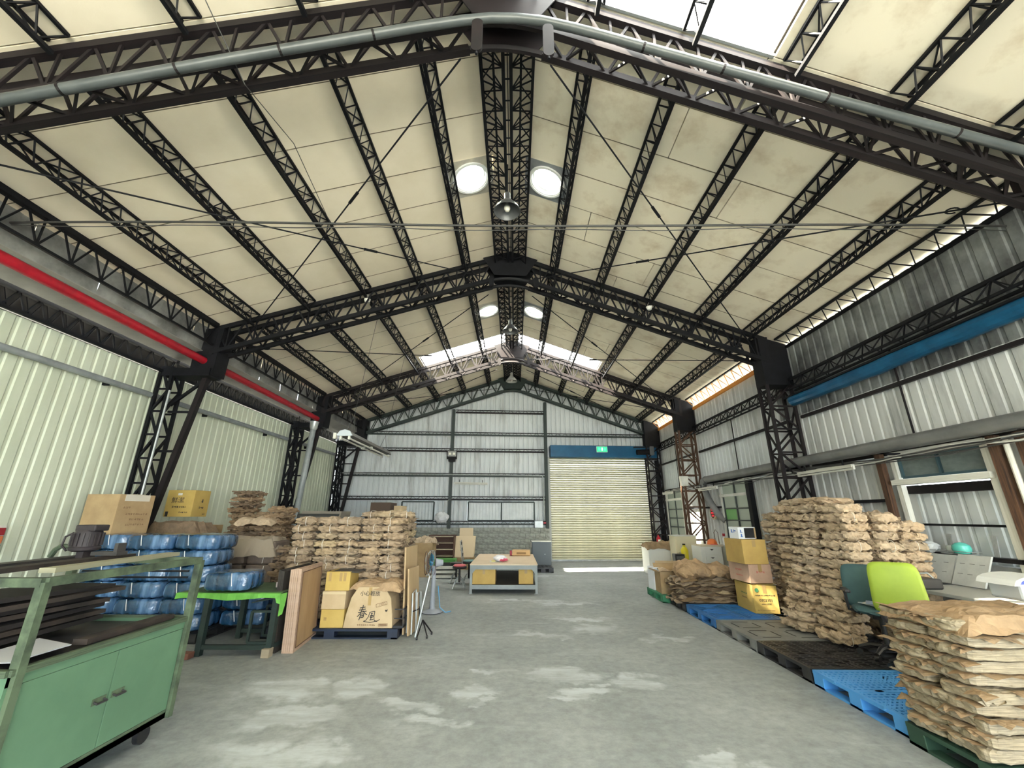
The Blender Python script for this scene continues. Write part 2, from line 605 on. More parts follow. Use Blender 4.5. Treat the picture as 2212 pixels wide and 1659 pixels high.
# round ventilator openings
vent_white = mat('vent_enamel', (0.80, 0.82, 0.82), 0.35)
vent_tr = mat_sheet('vent_translucent', (.93, .95, .95), .75, .0)
vent_flash = mat('vent_flashing', (0.55, 0.52, 0.42), 0.5, col2=(0.42, 0.40, 0.36), scale=5)
vent_flash2 = mat('vent_flashing_grey', (0.35, 0.37, 0.39), 0.45, 0.3, col2=(0.25, 0.27, 0.29), scale=5)
def vent(side, vn, label):
    uc, yc, r = 0.66, (vn[0]+vn[1])/2, 0.31
    c = roofpt(side, uc, yc)
    root = thing('roof_ventilator', label, 'ventilator', c)
    ux = Vector((side, K*side, -SL)).normalized()
    uy = Vector((0, 1, 0))
    nz_ = ux.cross(uy).normalized()
    if nz_.z < 0:
        nz_ = -nz_
    hu, hy = 0.36/ux.x*side*ux.x*1.05, (vn[1]-vn[0])/2
    n = 32
    # square flashing with a round hole
    vs, fs = [], []
    for k in range(n):
        a = 2*pi*k/n
        ca, sa = cos(a), sin(a)
        s = 1/max(abs(ca), abs(sa))
        vs.append(c+ux*(ca*r)+uy*(sa*r))
        vs[-1].z -= .006
        vs.append(c+ux*(ca*s*0.400)+uy*(sa*s*(hy+.03)))
    for k in range(n):
        vs[2*k+1].z -= .006
        k2 = (k+1) % n
        fs.append((2*k, 2*k+1, 2*k2+1, 2*k2))
    MB().add(vs, fs).build('flashing', vent_flash if side < 0 else vent_flash2, root)
    def ring(r0, r1, h0, h1, name, m):
        vs, fs = [], []
        for k in range(n):
            a = 2*pi*k/n
            d = ux*cos(a)+uy*sin(a)
            vs += [c+d*r0+nz_*h0, c+d*r1+nz_*h0, c+d*r1+nz_*h1, c+d*r0+nz_*h1]
        for k in range(n):
            k2 = (k+1) % n
            for j in range(4):
                j2 = (j+1) % 4
                fs.append((4*k+j, 4*k2+j, 4*k2+j2, 4*k+j2))
        MB().add(vs, fs).build(name, m, root, smooth=True)
    ring(r-0.015, r+0.02, -0.035, 0.0, 'collar', vent_white)
    ring(r-0.035, r-0.015, -0.02, 0.30, 'throat', vent_white)
    ring(r-0.06, r-0.035, 0.06, 0.085, 'inner_ring', vent_white)
    # turbine vanes and cap high above the throat; shell added to stop direct sun
    b = MB()
    for k in range(12):
        a = 2*pi*k/12
        d = ux*cos(a)+uy*sin(a)
        t = ux*-sin(a)+uy*cos(a)
        b.add([c+d*(r-.04)+nz_*.30, c+d*(r+.02)+t*.10+nz_*.30, c+d*(r*.7)+t*.10+nz_*.62, c+d*(r*.6)+nz_*.62], [(0, 1, 2, 3)])
    b.build('vanes', vent_tr, root, kind='stuff')
    ring(0.0, r*.80, .60, .63, 'cap', vent_tr)
    ring(r-.01, r+.0, .27, .61, 'shell', vent_tr)
    b = MB()
    for a in (0.3, 1.87):
        d = ux*cos(a)+uy*sin(a)
        b.bar(c-d*(r-.03)+nz_*.12, c+d*(r-.03)+nz_*.12, .012)
    b.build('spider_bar', vent_white, root)
vent(-1, VN1, 'near round white roof ventilator left of the ridge')
vent(1, VN1, 'near round white roof ventilator right of the ridge')
vent(-1, VN2, 'far round white roof ventilator left of the ridge')
vent(1, VN2, 'far round white roof ventilator right of the ridge')

# ------------------------------------------------------------------ corrugated walls
PITCH = 0.20
PROF = [(0.0, 0.0), (0.125, 0.0), (0.143, 0.028), (0.182, 0.028)]
def corr(name, p0, hd, length, z0, z1, nrm, m, parent, s0=0.0, sheet=0.8, RIB=0.016):
    """corrugated sheets, each an object, along horizontal direction hd from p0; z1 may be a function of the point"""
    hd, nrm, p0 = Vector(hd).normalized(), Vector(nrm).normalized(), Vector(p0)
    s = 0.0
    while s < length-1e-4:
        e = min(length, (math.floor((s+s0)/sheet+1e-6)+1)*sheet-s0)
        pos = [s]
        k = math.floor((s+s0)/PITCH)
        while True:
            done = False
            for (o, _) in PROF:
                q = k*PITCH+o-s0
                if q > s+1e-5 and q < e-1e-5:
                    pos.append(q)
                if q >= e:
                    done = True
            if done:
                break
            k += 1
        pos.append(e)
        vs, fs = [], []
        for q in pos:
            t = (q+s0) % PITCH
            d = 0.0
            if 0.125 < t < 0.143:
                d = (t-0.125)/0.018*RIB
            elif 0.143 <= t <= 0.182:
                d = RIB
            elif t > 0.182:
                d = (PITCH-t)/0.018*RIB
            pt = p0+hd*q-nrm*d
            zt = z1(pt) if callable(z1) else z1
            vs += [(pt.x, pt.y, z0), (pt.x, pt.y, zt)]
        fs = [(2*j, 2*j+1, 2*j+3, 2*j+2) for j in range(len(pos)-1)]
        MB().add(vs, fs).build('wall_sheet', m, parent)
        s = e

def wall_root(name, label):
    o = bpy.data.objects.new(name, None)
    COL.objects.link(o)
    return tag(o, label, kind='structure')

# left wall (pale green sheets)
wl = wall_root('wall_left', 'pale green corrugated sheet wall')
corr('l', (XL, YB, 0), (0, 1, 0), fy(YF, XL)-YB, 0.0, 4.44, (1, 0, 0), wallgreen, wl)
# right wall
wr = wall_root('wall_right', 'grey corrugated sheet wall with windows and low plastered base')
def rseg(y0, y1, z0, z1, m=wallgrey):
    corr('r', (XR, y0, 0), (0, 1, 0), y1-y0, z0, z1, (-1, 0, 0), m, wr, s0=(y0-YB), RIB=.022)
W3 = (5.30, 6.72); W2 = (11.1, 12.55); W1 = (15.5, 17.1)
YE = fy(YF, XR)
rseg(YB, -7.4, 0.0, 2.68); rseg(-2.0, W3[0], 0.0, 2.68); rseg(W3[1], W2[0], 0.0, 2.68); rseg(W2[1], W1[0], 0.9, 2.68)
rseg(W1[1], YE, 0.9, 2.68)
corr('r', (XR-0.012, -2.0, 0), (0, 1, 0), 11.3, 2.64, 3.75, (-1, 0, 0), wallgrey, wr, s0=-2.0-YB)
corr('r', (XR-0.012, YB, 0), (0, 1, 0), 1.6, 2.64, 3.75, (-1, 0, 0), wallgrey, wr)
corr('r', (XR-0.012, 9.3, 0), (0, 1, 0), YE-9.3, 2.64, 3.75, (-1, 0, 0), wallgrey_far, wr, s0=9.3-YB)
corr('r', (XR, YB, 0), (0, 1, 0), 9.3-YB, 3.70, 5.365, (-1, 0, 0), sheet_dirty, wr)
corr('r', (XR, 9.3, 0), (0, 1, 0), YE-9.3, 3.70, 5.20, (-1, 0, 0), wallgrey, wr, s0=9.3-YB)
b = MB().box((XR+0.02, (12.55+YE)/2-0.7, 0.46), (0.10, YE-12.55+1.4, 0.92))
b.build('base_wall', white_wall, wr)
# front wall behind the viewer: closed on the left, wide open gate on the right
wfr = wall_root('wall_front', 'grey sheet wall with a wide open gate behind the viewer')
MB().box((-6.0, YB, 3.2), (2.4, .06, 6.4)).build('wall_sheet', wallgrey, wfr)
MB().box((.6, YB, 6.2), (11.2, .06, 2.6)).build('wall_sheet', wallgrey, wfr)
# far wall
wf = wall_root('wall_back', 'grey corrugated gable wall above a block base')
hd = Vector((1, K, 0))
hs = hd.length
nf = Vector((K, -1, 0)).normalized()
def fpt(x, z=0, off=0.0):
    """point on the far wall, off metres towards the hall"""
    return Vector((x, fy(YF, x), z)) + nf*off
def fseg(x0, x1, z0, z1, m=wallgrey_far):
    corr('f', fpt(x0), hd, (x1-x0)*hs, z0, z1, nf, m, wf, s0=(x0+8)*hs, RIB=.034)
gab = lambda p: roofz(p.x)+0.04
fseg(XL, -4.45, 1.2, gab)
fseg(-4.45, -3.2, 2.14, gab)
fseg(-4.45, -3.2, 1.2, 1.52)
fseg(-1.85, 0.78, 1.2, 1.52)
fseg(-3.2, -1.85, 1.2, gab)
fseg(-1.85, 0.78, 2.14, gab)
fseg(0.78, 1.38, 1.2, gab)
fseg(1.38, 5.75, 3.95, gab)
fseg(5.75, XR, 0.0, gab)
# block base, laid in courses of blocks
bb = random.Random(3)
for row in range(6):
    x = XL - (0.2 if row % 2 else 0.0)
    while x < 1.36:
        x1 = min(x+0.40, 1.36)
        xa = max(x, XL)
        if x1-xa > 0.03:
            c = fpt((xa+x1)/2, 0.10+row*0.205, 0.06+bb.uniform(-.003, .003))
            ubox('block', c, (x1-xa-0.007, 0.14, 0.198), block, wf, atan2(K, 1))
        x += 0.40
MB().box(fpt((XL+1.36)/2, 0.62, 0.0), (1.36-XL, 0.12, 1.24), Matrix.Rotation(atan2(K, 1), 3, 'Z')).build('mortar', mat('mortar', (0.36, 0.37, 0.34), 0.95), wf)
# ------------------------------------------------------------------ roof trusses
def truss(y0, m, label, depth=0.52, wide=0.30, n=11):
    root = thing('roof_truss', label, 'truss', (RX, y0, RZ), 'roof trusses')
    tops, bots = 0.10, 0.10+depth
    apexdrop = 0.08
    for pl in (0, 1):
        yy = y0-(wide if pl == 0 else 0.0)
        for side in (-1, 1):
            uend = (RX-EL)-0.12 if side < 0 else (ER-RX)-0.55
            def P(u, d):
                x = RX+side*u
                return Vector((x, fy(yy, x), RZ-SL*u-d))
            u0 = 0.42
            ubar('top_chord', P(0.0, tops), P(uend, tops), 0.075, 0.085, m, root)
            ubar('bottom_chord', P(u0, bots), P(uend, bots), 0.075, 0.085, m, root)
            st = (uend-u0)/n
            for i in range(n):
                ua, um, ub = u0+st*i, u0+st*(i+.5), u0+st*(i+1)
                ubar('web_bar', P(ua, tops), P(um, bots), 0.026, 0.03, m, root)
                ubar('web_bar', P(um, bots), P(ub, tops), 0.026, 0.03, m, root)
                if pl == 0:
                    ubar('web_bar', P(um+0.02, bots), P(um+0.02, tops), 0.024, 0.026, m, root)
            ubar('end_post', P(uend, tops-.05), P(uend, bots+.05), 0.07, 0.08, m, root)
    # soffit and crown lacing between the two planes
    b = MB()
    for side in (-1, 1):
        uend = (RX-EL)-0.12 if side < 0 else (ER-RX)-0.55
        for d in (bots,):
            u0 = 0.42
            st = (uend-u0)/(n*2)
            for i in range(n*2):
                ua, ub = u0+st*i, u0+st*(i+1)
                ya, yb2 = (y0-wide, y0) if i % 2 == 0 else (y0, y0-wide)
                xa, xb = RX+side*ua, RX+side*ub
                b.bar((xa, fy(ya, xa), RZ-SL*ua-d), (xb, fy(yb2, xb), RZ-SL*ub-d), 0.022, 0.03)
    b.build('lacing', m, root, kind='stuff')
    # apex gusset plates and curved bottom tie
    for yy in (y0-wide-0.045, y0+0.045):
        q = [(RX-0.62, RZ-.02-SL*.62), (RX, RZ-0.03), (RX+0.62, RZ-.02-SL*.62), (RX+0.36, RZ-0.66), (RX-0.36, RZ-0.66)]
        MB().prism([Vector((x, fy(yy, x), z)) for x, z in q], (0, -0.014, 0)).build('gusset_plate', m, root)
    for yy in (y0-wide, y0):
        pts = []
        for i in range(9):
            t = -1+2*i/8
            x = RX+t*0.46
            pts.append(Vector((x, fy(yy, x), RZ-bots-SL*0.46+0.075*(1-t*t))))
        MB().tube(pts, 0.04, 6).build('apex_tie', m, root)
    return root
TR = [truss(FR[0], steel_brown, 'nearest brown-black box truss crossing the top of the view, with a grey pipe along it', wide=0.25),
      truss(FR[1], steel, 'black box truss in the middle of the hall, second from the viewer'),
      truss(FR[2], steel_brown, 'box truss lit from the skylight strip, third from the viewer', n=11),
      truss(FR[3], steel_green, 'dark end truss standing against the gable wall', wide=0.16)]
# gusset by the purlins of the nearest truss, hanging plates at the apexes
for k, y0 in enumerate(FR[:3]):
    for side in (-1, 1):
        x = RX+.08+side*(0.36 if k == 0 else .5)
        zc = 6.29 if k == 0 else RZ-SL*.5-0.66
        c = Vector((x, fy(y0-(0.42 if k == 0 else .36), x), zc))
        h = 0.46 if k == 0 else 0.26
        b = MB()
        n = 8
        poly = []
        for i in range(n+1):
            a = pi*i/n
            poly.append((cos(a)*0.055, h/2-0.055+sin(a)*0.055))
        for i in range(n+1):
            a = pi+pi*i/n
            poly.append((cos(a)*0.055, -h/2+0.055+sin(a)*0.055))
        b.prism([c+Vector((p, 0, q)) for p, q in poly], (0, -0.03, 0))
        o = b.build('hanger_plate', steel_brown if k != 1 else steel, TR[k])
        MB().tube([c+Vector((0, -0.015, -h/2+.02)), c+Vector((0, -0.015, -h/2-0.03))], 0.014, 8).build('bolt', steel, o)

# ------------------------------------------------------------------ purlins
def purlin(xa, ya, yb, m, label, w=0.085, d=0.20, pitch=0.27):
    """triangular lattice purlin from frame ya to yb at x"""
    root = thing('roof_purlin', label, 'purlin', (xa, fy(ya, xa), roofz(xa)-0.02), 'lattice purlins under the ceiling boards')
    s = 1 if xa < RX else -1
    def P(dx, y, dz):
        x = xa+dx
        return Vector((x, fy(y, xa), roofz(xa)+s*SL*dx-0.03-dz))
    A = [lambda y: P(-w, y, 0), lambda y: P(w, y, 0), lambda y: P(0.0, y, d)]
    ubar('top_chord', A[0](ya), A[0](yb), 0.032, 0.032, m, root)
    ubar('top_chord', A[1](ya), A[1](yb), 0.032, 0.032, m, root)
    ubar('bottom_chord', A[2](ya), A[2](yb), 0.045, 0.04, m, root)
    b = MB()
    n = max(4, int(round((yb-ya)/pitch)))
    st = (yb-ya)/n
    for i in range(n):
        y, ym, y2 = ya+st*i, ya+st*(i+.5), ya+st*(i+1)
        for j in (0, 1):
            b.bar(A[j](y), A[2](ym), 0.014)
            b.bar(A[2](ym), A[j](y2), 0.014)
        b.bar(A[0](y), A[1](y2) if i % 2 else A[1](y), 0.014)
    b.build('lacing', m, root, kind='stuff')
    return root

US = [1.0, 2.05, 3.13, 4.25, 5.33]
UN = ['nearest the ridge', 'second from the ridge', 'third from the ridge', 'fourth from the ridge', 'lowest of its slope']
BAYS = [(0.6, FR[0]-.32, 'in front of the nearest truss'), (FR[0]+.02, FR[1]-.32, 'between the nearest and the middle truss'),
        (FR[1]+.02, FR[2]-.32, 'between the middle and the far truss'), (FR[2]+.02, FR[3]-.2, 'between the far truss and the gable')]
for bi, (ya, yb, bl) in enumerate(BAYS):
    for side in (-1, 1):
        for ui, u in enumerate(US):
            x = RX+side*u
            purlin(x, ya, yb, steel, '%s-slope black lattice purlin %s, %s' % ('left' if side < 0 else 'right', UN[ui], bl))
    # ridge beam: a wide V-shaped lattice
    root = thing('ridge_beam', 'wide black lattice ridge beam '+bl, 'ridge beam', (RX, ya, RZ), 'ridge beam lengths')
    def P(dx, y, dz):
        return Vector((RX+dx, y, RZ-SL*abs(dx)-dz))
    ch = [(-0.34, 0.03), (-0.18, 0.17), (-0.05, 0.30), (0.05, 0.30), (0.18, 0.17), (0.34, 0.03), (-0.34, .22), (.34, .22)]
    for dx, dz in ch:
        ubar('chord', P(dx, ya, dz), P(dx, yb, dz), 0.03 if abs(dx) > .1 else .045, 0.035, steel, root)
    b = MB()
    n = int(round((yb-ya)/0.30))
    st = (yb-ya)/n
    for i in range(n):
        y, ym, y2 = ya+st*i, ya+st*(i+.5), ya+st*(i+1)
        for s in (-1, 1):
            b.bar(P(s*.34, y, .03), P(s*.05, ym, .30), .014)
            b.bar(P(s*.05, ym, .30), P(s*.34, y2, .03), .014)
            b.bar(P(s*.34, y, .22), P(s*.18, ym, .17), .014)
            b.bar(P(s*.18, ym, .17), P(s*.34, y2, .22), .014)
            b.bar(P(s*.34, y, .03), P(s*.34, y, .22), .014)
            b.bar(P(s*.34, y, .22), P(s*.05, ym, .30), .014)
            b.bar(P(s*.18, y, .17), P(s*.05, ym, .30), .014)
        b.bar(P(-.05, y, .30), P(.05, y, .30), .014)
    b.build('lacing', steel, root, kind='stuff')

# bracing rods in the roof plane
def rod(p0, p1, label, r=0.011, hook=True):
    p0, p1 = Vector(p0), Vector(p1)
    root = thing('bracing_rod', label, 'bracing rod', p0, 'crossed roof bracing rods')
    MB().tube([p0, p1], r, 6).build('rod', steel, root)
    q = p0.lerp(p1, 0.36)
    d = (p1-p0).normalized()
    MB().tube([q-d*.12, q+d*.12], r*2.0, 8).build('turnbuckle', steel, root)
    if hook:
        e = p1 - d*0.45
        s = d.cross(Vector((0, 0, 1))).normalized()
        pts = [e+d*(0.06*cos(a))+s*(0.06*sin(a)) for a in [0.3+i*0.55 for i in range(10)]]
        MB().tube(pts, r*0.9, 6).build('hook', steel, root)
for bi in range(0, 3):
    ya, yb = FR[bi], FR[bi+1]
    nm = ['nearest bay', 'middle bay', 'far bay'][bi]
    for side in (-1, 1):
        sn = 'left' if side < 0 else 'right'
        xa, xe = RX+side*0.5, RX+side*5.35
        rod((xa, fy(ya-.05, xa), RZ-SL*.5-.82), (xe, fy(yb-.3, xe), roofz(xe)-0.32), 'thin black bracing rod from the ridge down to the %s eave in the %s' % (sn, nm), hook=False)
        xe2 = RX+side*5.75
        xa2 = RX+side*0.62
        rod((xa2, fy(yb-.35, xa2), RZ-SL*.62-.50), (xe2, fy(ya+.15, xe2), roofz(xe2)-0.42), 'thin black bracing rod rising from the %s eave to the ridge in the %s' % (sn, nm))
# loose cable with conduit slung across the hall
pts = []
for i in range(25):
    t = i/24
    x = -6.3+12.3*t
    pts.append(Vector((x, 4.25+0.0*t, 5.17-0.10*t+0.02*sin(t*9)-0.0*sin(pi*t))))
root = thing('slung_cable', 'grey cable conduit slung across the hall below the ceiling', 'cable', pts[0])
MB().tube(pts, 0.014, 6).build('conduit', mat('cable_grey', (0.035, 0.035, 0.035), 0.6), root)
p2 = [p+Vector((0, 0.02, -0.02-0.035*abs(sin(i*0.7)))) for i, p in enumerate(pts)]
MB().tube(p2, 0.006, 5).build('loose_wire', mat('cable_grey', (0.22, 0.22, 0.22)), root)

# ------------------------------------------------------------------ columns
def lattice_column(x0, x1, y0, y1, z0, z1, m, root, pitch=0.5):
    for x in (x0, x1):
        for y in (y0, y1):
            ubar('chord', (x, fy(y, x), z0), (x, fy(y, x), z1), 0.055, 0.055, m, root)
    n = max(2, int(round((z1-z0)/pitch)))
    st = (z1-z0)/n
    for i in range(n):
        za, zb = z0+st*i, z0+st*(i+1)
        for y in (y0, y1):
            a, c = (x0, x1) if i % 2 == 0 else (x1, x0)
            ubar('lacing_bar', (a, fy(y, a), za), (c, fy(y, c), zb), 0.028, 0.035, m, root)
            ubar('tie_bar', (x0, fy(y, x0), zb), (x1, fy(y, x1), zb), 0.028, 0.035, m, root)
        for x in (x0, x1):
            a, c = (y0, y1) if i % 2 == 0 else (y1, y0)
            ubar('lacing_bar', (x, fy(a, x), za), (x, fy(c, x), zb), 0.028, 0.035, m, root)
for i, y0 in enumerate(FR):
    if i == 0:
        continue
    nm = ['', 'beside the stacked paper bundles', 'beside the far workbench corner', 'in the corner by the roller shutter'][i]
    root = thing('lattice_column', 'right-hand rusty lattice steel column '+nm, 'column', (5.72, fy(y0, 5.72), 0), 'lattice columns')
    lattice_column(5.45, 5.98, y0-.30, y0, 0, 4.42, steel_rust if i == 2 else steel_brown, root)
    q = [(5.42, 4.40), (6.05, 4.40), (6.05, roofz(6.05)-.06), (5.42, roofz(5.42)-.10)]
    MB().prism([Vector((x, fy(y0-.33, x), z)) for x, z in q], (0, 0.36, 0)).build('haunch_box', steel, root)
    if i < 3:
        nm = ['', 'nearest to the viewer, behind the blue bales', 'in the middle, with a grey downpipe in front'][i]
    else:
        nm = 'in the dark far corner'
    root = thing('lattice_column', 'left-hand black lattice column with a leaning strut, '+nm, 'column', (-6.85, fy(y0, -6.85), 0), 'lattice columns')
    lattice_column(-7.02, -6.80, y0-.28, y0, 0, 4.5, steel, root, 0.45)
    ubar('strut', (-6.22, fy(y0-.15, -6.2), 4.42), (-6.76, fy(y0-.15, -6.8), 0.75), 0.10, 0.10, steel_brown, root)
    for z in (3.62, 2.85, 1.95, 1.2):
        xs = -6.22-(4.42-z)/(4.42-.75)*0.54
        ubar('rung', (-6.8, fy(y0-.15, -6.8), z), (xs, fy(y0-.15, xs), z), 0.04, 0.04, steel, root)
    ubar('knee_brace', (-6.8, fy(y0-.15, -6.8), 3.75), (-6.25, fy(y0-.15, -6.3), 4.28), 0.05, 0.05, steel, root)
    q = [(-6.46, 4.36), (-6.02, 4.36), (-5.98, roofz(-6.0)-.10), (-6.46, roofz(-6.4)-.06)]
    MB().prism([Vector((x, fy(y0-.33, x), z)) for x, z in q], (0, 0.36, 0)).build('haunch_box', steel, root)
    MB().box(((-6.95-6.1)/2, fy(y0-.15, -6.6), 4.40), (0.95, 0.34, 0.16)).build('bracket_beam', steel, root)

# ------------------------------------------------------------------ left eave: lattice eave beam, sheet fascia, box gutter, red pipe
fas = mat('fascia_sheet', (0.36, 0.37, 0.36), 0.4, 0.2, col2=(0.15, 0.155, 0.155), scale=1.8)
gut = mat('gutter_sheet', (0.34, 0.33, 0.305), 0.5, 0.1, col2=(0.24, 0.235, 0.22), scale=1.2)
spans = [(YB, FR[0]-.35), (FR[0]+.02, FR[1]-.35), (FR[1]+.02, FR[2]-.35), (FR[2]+.02, FR[3]-.2)]
for i, (ya, yb) in enumerate(spans):
    nm = ['before the nearest truss', 'in the nearest bay', 'in the middle bay', 'in the far bay'][i]
    root = thing('eave_beam', 'black lattice eave beam along the left eave '+nm, 'eave beam', (-6.12, fy(ya, -6.12), 5.4), 'left eave beams')
    zt, zb = roofz(-6.12)-.05, 4.98
    x = -6.12
    ubar('top_chord', (x, fy(ya, x), zt), (x, fy(yb, x), zt), 0.10, 0.08, steel, root)
    ubar('bottom_chord', (x, fy(ya, x), zb), (x, fy(yb, x), zb), 0.04, 0.04, steel, root)
    n = int((yb-ya)/0.42)
    st = (yb-ya)/n
    for k in range(n):
        y, ym, y2 = ya+st*k, ya+st*(k+.5), ya+st*(k+1)
        ubar('web_bar', (x, fy(y, x), zt), (x, fy(ym, x), zb), 0.018, 0.02, steel, root)
        ubar('web_bar', (x, fy(ym, x), zb), (x, fy(y2, x), zt), 0.018, 0.02, steel, root)
        ubar('web_bar', (x, fy(ym, x), zb), (x, fy(ym, x), zt), 0.018, 0.02, steel, root)
    gr = thing('box_gutter', 'pale sheet metal box gutter and fascia over the red pipe '+nm, 'gutter', (-6.4, fy(ya, -6.4), 4.8), 'left eave gutters')
    y = ya-.3
    rr = random.Random(i)
    while y < yb+0.3:
        y2 = min(y+0.95, yb+0.34)
        # wrinkled fascia sheet
        vs, fs = [], []
        nn = 6
        for j in range(nn+1):
            yy = y+(y2-y)*j/nn
            for kz in range(4):
                z = 4.86+(roofz(-6.33)+.06-4.86)*kz/3
                vs.append((-6.33+rr.uniform(-.012, .012), fy(yy, -6.3)+0.002, z))
        for j in range(nn):
            for kz in range(3):
                a = j*4+kz
                fs.append((a, a+1, a+5, a+4))
        MB().add(vs, fs).build('fascia_sheet', fas, gr)
        xa, xb = -6.30, -6.92
        MB().prism([(xa, fy(y+.001, xa), 4.85), (xb, fy(y+.001, xb), 4.72), (xb, fy(y2-.001, xb), 4.72), (xa, fy(y2-.001, xa), 4.85)], (0, 0, .012)).build('gutter_panel', gut, gr)
        y = y2
    rt = thing('lattice_rail', 'black double lattice rail above the pale green wall '+nm, 'lattice beam', (-7.05, fy(ya, -7.05), 4.4), 'left wall head rails')
    b = MB()
    for (x, zb2, zt2) in ((-7.0, 4.42, 4.72), (-7.25, 4.50, 4.85)):
        ubar('rail', (x, fy(ya, x), zt2), (x, fy(yb+.3, x), zt2), 0.07, 0.07, steel, rt)
        ubar('rail', (x, fy(ya, x), zb2), (x, fy(yb+.3, x), zb2), 0.05, 0.05, steel, rt)
        n = int((yb-ya)/0.26)
        st = (yb+.3-ya)/n
        for k in range(n):
            b.bar((x, fy(ya+st*k, x), zt2), (x, fy(ya+st*(k+.5), x), zb2), .018)
            b.bar((x, fy(ya+st*(k+.5), x), zb2), (x, fy(ya+st*(k+1), x), zt2), .018)
            b.bar((-7.0, fy(ya+st*k, x), 4.42), (-7.25, fy(ya+st*(k+.5), x), 4.50), .016)
            b.bar((-7.25, fy(ya+st*(k+.5), x), 4.50), (-7.0, fy(ya+st*(k+1), x), 4.42), .016)
    b.build('lacing', steel, rt, kind='stuff')
o = MB().tube([(-6.22, -2, 4.68), (-6.22, 3, 4.68), (-6.24, 8.1, 4.64), (-6.26, 13.0, 4.60)], 0.075, 12).build('red_pipe', red_paint, smooth=True, loc=(-6.22, 3, 4.68))
tag(o, 'long bright red pipe under the left eave gutter', 'pipe')
# grey pipe along the green wall
root = thing('wall_pipe', 'grey pipe running along the pale green wall', 'pipe', (-7.08, 3, 3.9))
MB().tube([(-7.08, -2, 3.86), (-7.08, 8, 3.92), (-7.08, 16.6, 3.97)], 0.05, 10).build('pipe', pvc_grey, root, smooth=True)
for y in (2, 4.4, 6.8, 9.2, 11.6, 14):
    MB().box((-7.13, y, 3.9), (0.1, .04, .12)).build('bracket', steel, root)
# downpipe on the second left column
root = thing('downpipe', 'grey downpipe with funnel in front of the second left column', 'pipe', (-6.45, 12.75, 0))
MB().tube([(-6.55, 12.72, 0.0), (-6.43, 12.72, 2.3), (-6.33, 12.72, 4.25)], 0.085, 12).build('pipe', pvc_grey, root, smooth=True)
MB().tube([(-6.33, 12.72, 4.25), (-6.32, 12.72, 4.32), (-6.31, 12.72, 4.5)], 0.1, 12, taper=[.09, .12, .14]).build('funnel', galv, root, smooth=True)
root = thing('downpipe', 'thin galvanised conduit on the nearest left column', 'pipe', (-6.72, 7.6, 0))
MB().tube([(-6.72, 7.62, 0.0), (-6.70, 7.62, 4.0)], 0.02, 8).build('pipe', galv, root, smooth=True)

# ------------------------------------------------------------------ right wall: girts, blue pipe, grey duct
sp = [(YB, FR[0]+.3), (FR[0]+.4, FR[1]+.05), (FR[1]+.5, FR[2]+.05), (FR[2]+.45, FR[3]+.1)]
for i, (ya, yb) in enumerate(sp):
    nm = ['before the nearest truss', 'in the nearest bay', 'in the middle bay', 'in the far bay'][i]
    rt = thing('lattice_girt', 'black lattice girt high on the right wall '+nm, 'girt', (5.93, ya, 4.4), 'right wall lattice girts')
    x = 5.93
    z1, z2 = 4.50, 4.26
    ubar('rail', (x, ya, z1), (x, yb, z1), .05, .05, steel, rt)
    ubar('rail', (x+.08, ya, z2), (x+.08, yb, z2), .035, .035, steel, rt)
    ubar('rail', (x-.1, ya, z2), (x-.1, yb, z2), .035, .035, steel, rt)
    b = MB()
    n = int((yb-ya)/.38)
    st = (yb-ya)/n
    for k in range(n):
        for dx in (.08, -.1):
            b.bar((x, ya+st*k, z1), (x+dx, ya+st*(k+.5), z2), .016)
            b.bar((x+dx, ya+st*(k+.5), z2), (x, ya+st*(k+1), z1), .016)
    b.build('lacing', steel, rt, kind='stuff')
    rt = thing('eave_purlin', 'lattice eave purlin at the bright gap under the right eave '+nm, 'purlin', (5.98, ya, 5.3), 'right eave purlins')
    ey = steel if i < 2 else mat('eave_sunglow_orange', (0.75, 0.34, 0.07), 0.7, col2=(0.55, 0.20, 0.04), scale=6)  # far bays: orange colour paints a sunlit glow onto rail and lacing
    ubar('rail', (5.80, ya, roofz(5.80)-.05), (5.80, yb, roofz(5.80)-.05), .04, .04, steel, rt)
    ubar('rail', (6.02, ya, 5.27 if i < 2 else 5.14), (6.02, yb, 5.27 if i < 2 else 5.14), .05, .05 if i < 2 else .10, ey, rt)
    b = MB()
    n = int((yb-ya)/.36)
    st = (yb-ya)/n
    zz = 5.27 if i < 2 else 5.14
    for k in range(n):
        b.bar((5.80, ya+st*k, roofz(5.80)-.05), (6.02, ya+st*(k+.5), zz), .016)
        b.bar((6.02, ya+st*(k+.5), zz), (5.80, ya+st*(k+1), roofz(5.80)-.05), .016)
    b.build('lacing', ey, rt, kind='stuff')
    rt = thing('wall_girt', 'dark angle girt across the middle of the right wall '+nm, 'girt', (6.0, ya, 3.7), 'right wall angle girts')
    ubar('angle', (6.03, ya, 3.68), (6.03, yb, 3.68), .05, .06, steel_brown, rt)
    ubar('lower_angle', (6.05, max(ya, -2.0), 2.66), (6.05, yb, 2.66), .05, .05, steel_brown, rt)
    for yy in [ya+(yb-ya)*.52]:
        ubar('seam_post', (6.05, yy, 2.7), (6.05, yy, 4.3), .02, .02, steel_brown, rt)
for (ya, yb, nm) in ((6.86, 8.5, 'behind the stacked paper bundles'), (12.65, 15.3, 'below the red clock'), (2.0, 5.1, 'right of the big window')):
    o = ubar('low_girt', (6.05, ya, 1.94), (6.05, yb, 1.94), .05, .05, steel, None)
    tag(o, 'short dark low girt on the right wall '+nm, 'girt', 'low wall girts')
root = thing('blue_pipe', 'dented blue sheet duct along the right wall', 'duct', (5.92, 4, 4.05))
pts, tp = [], []
rr = random.Random(5)
y = -3.0
